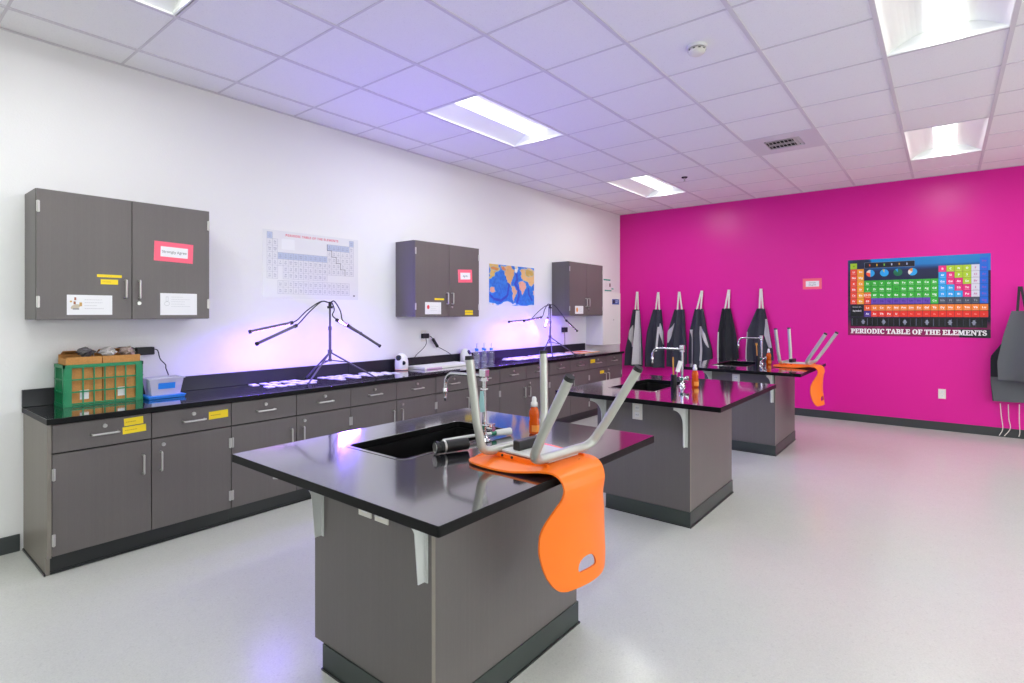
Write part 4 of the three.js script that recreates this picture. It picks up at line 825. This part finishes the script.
// ---------------------------------------------------------------- white cards, gadgets and bottles on the counter
{
  const cardG = [rbox(0.085, 0.004, 0.06, 0.001), rbox(0.075, 0.004, 0.055, 0.001), rbox(0.095, 0.004, 0.05, 0.001)];
  const feetAt = [V(-3.80, 0, -2.265), V(-3.77, 0, -2.892), V(-4.205, 0, -2.49), V(-3.80, 0, -6.12), V(-3.83, 0, -5.62), V(-4.225, 0, -5.95)];
  const scatter = (za, zb, label, group, skip) => {
    for (let z = za; z > zb; z -= 0.083) for (let k = 0; k < 3; k++) {
      const x = -4.20 + k * 0.099 + rr(-0.006, 0.006), zz = z + rr(-0.008, 0.008) - k * 0.012;
      if (rnd() < skip || feetAt.some((f) => Math.hypot(f.x - x, f.z - zz) < 0.075)) continue;
      const m = mesh('paper_card', cardG[Math.floor(rnd() * 3)], M.white, scene, [x, TOP + 0.0025, zz]); m.rotation.y = rr(-0.12, 0.12);
      tag(m, label, 'card', group);
    }
  };
  scatter(-2.06, -2.48, 'small white card lying loose on the counter under the near grow light bars', 'white cards under the nearer grow light', 0.12);
  scatter(-2.66, -3.28, 'small white card lying loose on the counter under the near grow light bars', 'white cards under the nearer grow light', 0.12);
  scatter(-5.02, -6.42, 'small white card lying on the counter under the farther grow light', 'white cards under the farther grow light', 0.15);

  const g = thing('camera_gadget', 'round white camera-like gadget with a dark lens on the counter, right of the grow light', 'gadget', [-4.165, TOP, -3.49]);
  g.userData.label = 'round white camera-like gadget with dark lenses facing the room, beside the white flat box';
  g.rotation.y = -0.85;
  mesh('body', lathe([[0, 0], [0.05, 0], [0.06, 0.008], [0.066, 0.04], [0.064, 0.09], [0.054, 0.13], [0.035, 0.155], [0.012, 0.165], [0, 0.166]], 32), M.whitePlastic, g);
  const eyeRing = (y, z, x, r, tilt) => { const e = mesh('lens', merge([cyl(r, r, 0.012, 24).rotateZ(Math.PI / 2)]), M.black, g, [x, y, z]); e.rotation.z = tilt; mesh('glass', new THREE.SphereGeometry(r * 0.55, 16, 8).scale(0.3, 1, 1), phy({ color: 0x16203a, roughness: 0.08 }), e, [0.006, 0, 0]); };
  eyeRing(0.124, 0.02, 0.05, 0.027, 0.45); eyeRing(0.075, -0.028, 0.055, 0.02, 0.05);
  mesh('base_ring', new THREE.TorusGeometry(0.059, 0.006, 8, 32).rotateX(Math.PI / 2), std({ color: 0xe7b9b4, roughness: 0.4 }), g, [0, 0.01, 0]);
  const c = copyOf(g, [-4.19, TOP, -4.43], 'round white camera-like gadget seen from the side, next to the clear wash bottles'); c.rotation.y = 0.35;

  const f = thing('flat_box', 'low white flat box lying on the counter below the middle outlet', 'box', [0, TOP, 0]);
  mesh('case', span(-4.235, -3.985, 0.001, 0.022, -3.63, -4.30, 0.004), M.whitePlastic, f);
  mesh('lid', span(-4.232, -3.988, 0.0225, 0.027, -3.633, -4.297, 0.002), M.white, f);
  mesh('front_lip', span(-3.9848, -3.98, 0.004, 0.014, -3.66, -3.86), std({ color: 0xd9a8dc, roughness: 0.5 }), f);

  const wash = (x, z, label) => {
    const b = thing('wash_bottle', label, 'bottle', [x, TOP, z], 'clear wash bottles on the counter');
    mesh('bottle_body', lathe([[0, 0.0005], [0.033, 0.0005], [0.036, 0.005], [0.036, 0.1], [0.03, 0.118], [0.016, 0.128], [0.016, 0.14]], 24), M.clear, b);
    mesh('cap', cyl(0.018, 0.019, 0.022, 18), M.blue, b, [0, 0.1515, 0]).userData.label = 'blue screw cap';
    mesh('spout', tube([[0, 0.162, 0], [0, 0.19, 0], [0.008, 0.215, 0.006], [0.03, 0.222, 0.02]], 0.0028, 20, 8), M.frosted, b);
    return b;
  };
  const wb = 'clear wash bottle with a blue cap in the cluster beside the white gadget';
  for (const [x, z] of [[-4.05, -4.46], [-4.13, -4.54], [-4.04, -4.575], [-4.13, -4.66], [-4.03, -4.68]]) wash(x, z, wb);

  const o = thing('booklet', 'orange and yellow booklet lying on the counter at the magenta wall end', 'booklet', [0, TOP, 0]);
  mesh('cover', span(-4.2, -3.93, 0.001, 0.006, -6.46, -6.98, 0.001), std({ color: 0xf3a650, roughness: 0.6 }), o);
  mesh('pages', span(-4.196, -3.934, 0.0062, 0.009, -6.47, -6.97), M.white, o);
  mesh('picture', span(-4.17, -3.96, 0.0091, 0.0098, -6.5, -6.8), std({ color: 0xf07a4a, roughness: 0.6 }), o);
  const cord = thing('cable', 'dark cable lying on the counter against the backsplash beside the gadget', 'cable', [0, TOP, 0]);
  mesh('wire', tube([[-4.2, 0.004, -3.14], [-4.235, 0.004, -3.2], [-4.19, 0.004, -3.29], [-4.23, 0.004, -3.36], [-4.235, 0.004, -3.41]], 0.0032, 40, 6), M.softBlack, cord);
}

// ---------------------------------------------------------------- aprons
function clothGrid(left, right, y0, y1, zf, rows = 22, cols = 12, th = 0.004) {   // closed sheet between two outlines, v 0 top .. 1 bottom
  const pos = [], idx = [], w = cols + 1;
  for (const off of [0, -th]) for (let i = 0; i <= rows; i++) { const v = i / rows, a = left(v), b = right(v); for (let j = 0; j <= cols; j++) { const u = j / cols; pos.push(a + (b - a) * u, y0 + (y1 - y0) * v, zf(u, v) + off); } }
  const B = w * (rows + 1);
  for (let i = 0; i < rows; i++) for (let j = 0; j < cols; j++) { const k = i * w + j; idx.push(k, k + w, k + 1, k + 1, k + w, k + w + 1, B + k, B + k + 1, B + k + w, B + k + 1, B + k + w + 1, B + k + w); }
  const rim = (list) => { for (let n = 0; n + 1 < list.length; n++) { const p = list[n], q = list[n + 1]; idx.push(p, q, B + p, q, B + q, B + p); } };
  rim(Array.from({ length: rows + 1 }, (_, i) => i * w).reverse()); rim(Array.from({ length: rows + 1 }, (_, i) => i * w + cols)); rim(Array.from({ length: w }, (_, j) => j)); rim(Array.from({ length: w }, (_, j) => rows * w + j).reverse());
  const g = new THREE.BufferGeometry(); g.setAttribute('position', new THREE.Float32BufferAttribute(pos, 3)); g.setIndex(idx);
  const q = g.toNonIndexed(); q.computeVertexNormals(); return toCreasedNormals(metreUV(mergeVertices(q)), 0.9);
}
const pl = (pts) => (v) => { for (let i = 0; i + 1 < pts.length; i++) if (v <= pts[i + 1][0]) { const t = (v - pts[i][0]) / (pts[i + 1][0] - pts[i][0]); return pts[i][1] + (pts[i + 1][1] - pts[i][1]) * t; } return pts[pts.length - 1][1]; };
function apron(label, o) {                // o.rows: [pixel row, left pixel, right pixel] on the magenta wall
  const hook = onZ(o.hook[0], o.hook[1]), top = onZ(o.rows[0][1], o.rows[0][0]).y, bot = onZ((o.rows.at(-1)[1] + o.rows.at(-1)[2]) / 2, o.rows.at(-1)[0]).y;
  const t = thing('apron', label, 'apron', [hook.x, bot, ZF], o.group ?? 'aprons hanging on the magenta wall');
  const hgt = top - bot, X = (px) => onZ(px, 320).x - hook.x;
  const vs = o.rows.map((r) => (r[0] - o.rows[0][0]) / (o.rows.at(-1)[0] - o.rows[0][0]));
  const Lf = pl(o.rows.map((r, i) => [vs[i], X(r[1])])), Rt = pl(o.rows.map((r, i) => [vs[i], X(r[2])]));
  const ph = o.phase ?? 0, depth = 0.04, z = (u, v) => depth + 0.012 + (o.zOff ?? 0) + (0.015 + (o.amp ?? 0.026) * v) * Math.sin(u * (o.folds ?? 13) + ph + 0.6 * v) + (o.puff ?? 0.05) * Math.sin(Math.PI * u) * (0.3 + 0.7 * v);
  mesh('body', clothGrid(Lf, Rt, hgt, 0, z), o.mat ?? M.apronDark, t);
  (o.strips ?? []).forEach((s) => {       // turned-over lining: strips between u bounds from v0 to v1, lying on the body
    const f = (k) => pl(s.map((q) => [(q[0] - s[0][0]) / (s.at(-1)[0] - s[0][0]), q[k]]));
    const va = s[0][0], vb = s.at(-1)[0], at = (k) => (w) => { const v = va + (vb - va) * w; return Lf(v) + (Rt(v) - Lf(v)) * f(k)(w); };
    const zz = (u, w) => { const v = va + (vb - va) * w, a = f(1)(w), b = f(2)(w); return z(Math.max(0, Math.min(1, a + (b - a) * u)), v) + 0.0065; };
    mesh('lining_fold', clothGrid(at(1), at(2), hgt * (1 - va), hgt * (1 - vb), zz, 14, 5, 0.003), s.mat ?? M.apronWhite, t).userData.label = 'pale turned-over lining';
  });
  const hy = hook.y - bot;
  mesh('hook', merge([cyl(0.006, 0.006, 0.035, 12).rotateX(Math.PI / 2).translate(0, 0, 0.019), new THREE.SphereGeometry(0.011, 12, 8).translate(0, 0, 0.04)]), M.whiteMetal, t, [0, hy - 0.008, 0]);
  const zt = z(0.5, 0) + 0.0;
  for (const [u, q] of [[0.3, -0.007], [0.72, 0.007]]) {
    const a = V(Lf(0) + (Rt(0) - Lf(0)) * u, hgt - 0.01, z(u, 0) - 0.002);
    const g = box(0.024, hy - hgt + 0.02, 0.003), s = mesh('neck_strap', g, o.strapMat ?? M.strap, t);
    const e = V(q, hy + 0.004, 0.022 + 0.5 * (o.zOff ?? 0)), d = e.clone().sub(a); s.quaternion.setFromUnitVectors(V(0, 1, 0), d.clone().normalize()); s.scale.y = d.length() / (hy - hgt + 0.02); s.position.copy(a.clone().add(e).multiplyScalar(0.5));
  }
  (o.ties ?? []).forEach((pts) => mesh('tie', tube(pts.map(([px, py]) => { const p = onZ(px, py); return V(p.x - hook.x, Math.max(p.y, 0.015) - bot, 0.035); }), 0.0045, 24, 6), M.strap, t));
  return t;
}
apron('dark apron with a broad pale folded side, closest to the white wall corner', { hook: [637.8, 292], rows: [[309.5, 634.5, 641.5], [332, 631, 643.5], [350, 627.5, 645], [365.5, 626.8, 645]], phase: 1,
  strips: [[[0.02, 0.55, 0.98], [0.4, 0.5, 0.95], [0.75, 0.5, 0.92], [0.97, 0.48, 0.96]], [[0.28, 0.2, 0.24], [0.38, 0.02, 0.34], [0.52, 0.08, 0.46], [0.66, 0.4, 0.5]]] });
apron('dark apron with a thin white edge, second from the white wall corner', { hook: [658.8, 292.5], rows: [[309.5, 654.5, 663.2], [332, 648.5, 665.5], [350, 647, 666.6], [367, 647, 666.8]], phase: 0.4,
  strips: [[[0.3, 0.66, 0.74], [0.72, 0.58, 0.64]], [[0.24, 0.76, 0.79], [0.38, 0.7, 0.98], [0.48, 0.78, 0.97], [0.6, 0.93, 0.96]]] });
apron('dark navy apron with one small pale flap, third from the white wall corner', { hook: [679.7, 292], rows: [[309.5, 676, 686], [332, 669.5, 687], [350, 668.2, 688.3], [367, 668, 688.5]], phase: 2.2,
  strips: [[[0.24, 0.26, 0.3], [0.36, 0.0, 0.28], [0.46, 0.0, 0.2], [0.58, 0.02, 0.06]]] });
apron('dark apron with two long white stripes, fourth from the white wall corner', { hook: [702.4, 291], rows: [[309, 696, 704.5], [332, 690.5, 708.3], [350, 689.5, 713], [366.5, 689.2, 713.6]], phase: 3.0,
  strips: [[[0.36, 0.0, 0.2], [0.5, 0.14, 0.22], [0.97, 0.16, 0.24]], [[0.3, 0.6, 0.7], [0.9, 0.5, 0.58]], [[0.3, 0.68, 0.72], [0.42, 0.66, 0.9], [0.52, 0.76, 0.92], [0.66, 0.9, 0.93]]] });
apron('plain black apron with a thin pale left edge, fifth from the white wall corner', { hook: [729.4, 290], mat: M.apronBlack, rows: [[308.5, 723.5, 732], [332, 719.5, 737.2], [350, 719, 740], [367.5, 719.5, 741]], phase: 1.6,
  strips: [[[0.4, 0.0, 0.06], [0.98, 0.0, 0.06]]] });
apron('dark apron with a pale right side, beside the upturned chair and nearest the poster', { hook: [761.3, 289], rows: [[308.5, 758, 766], [331, 748.6, 771], [350, 747.4, 774.5], [367, 747.5, 776]], phase: 0.9,
  strips: [[[0.18, 0.86, 1.0], [0.45, 0.72, 0.98], [0.66, 0.84, 0.98]], [[0.4, 0.0, 0.04], [0.98, 0.0, 0.035]]] });
apron('large grey apron bundle with white ties hanging beside the poster', { hook: [1019.5, 287], group: 'aprons at the right of the poster', mat: M.apronGrey, strapMat: M.softBlack, rows: [[311, 1010, 1030], [335, 1002, 1040], [362, 996, 1046], [380, 997, 1048]], phase: 2, folds: 7, zOff: 0.105 });
apron('dark under-apron with a pale grey hem hanging beside the poster', { hook: [1032, 288], group: 'aprons at the right of the poster', mat: M.apronBlack, rows: [[330, 1012, 1042], [357, 990, 1050], [384, 990, 1050], [402, 992, 1052]], phase: 0.3, folds: 6, amp: 0.012, puff: 0.02, zOff: 0.02,
  strips: [Object.assign([[0.66, 0.0, 0.9], [1.0, 0.02, 0.92]], { mat: M.apronGrey })], ties: [[[1000, 403], [1001, 415], [1002.5, 428], [999, 435]], [[1008, 404], [1008.5, 418], [1010, 428], [1004, 440]], [[1019, 404], [1019, 420], [1019.5, 432], [1018.5, 436]]] });
renderer.render(scene, camera);
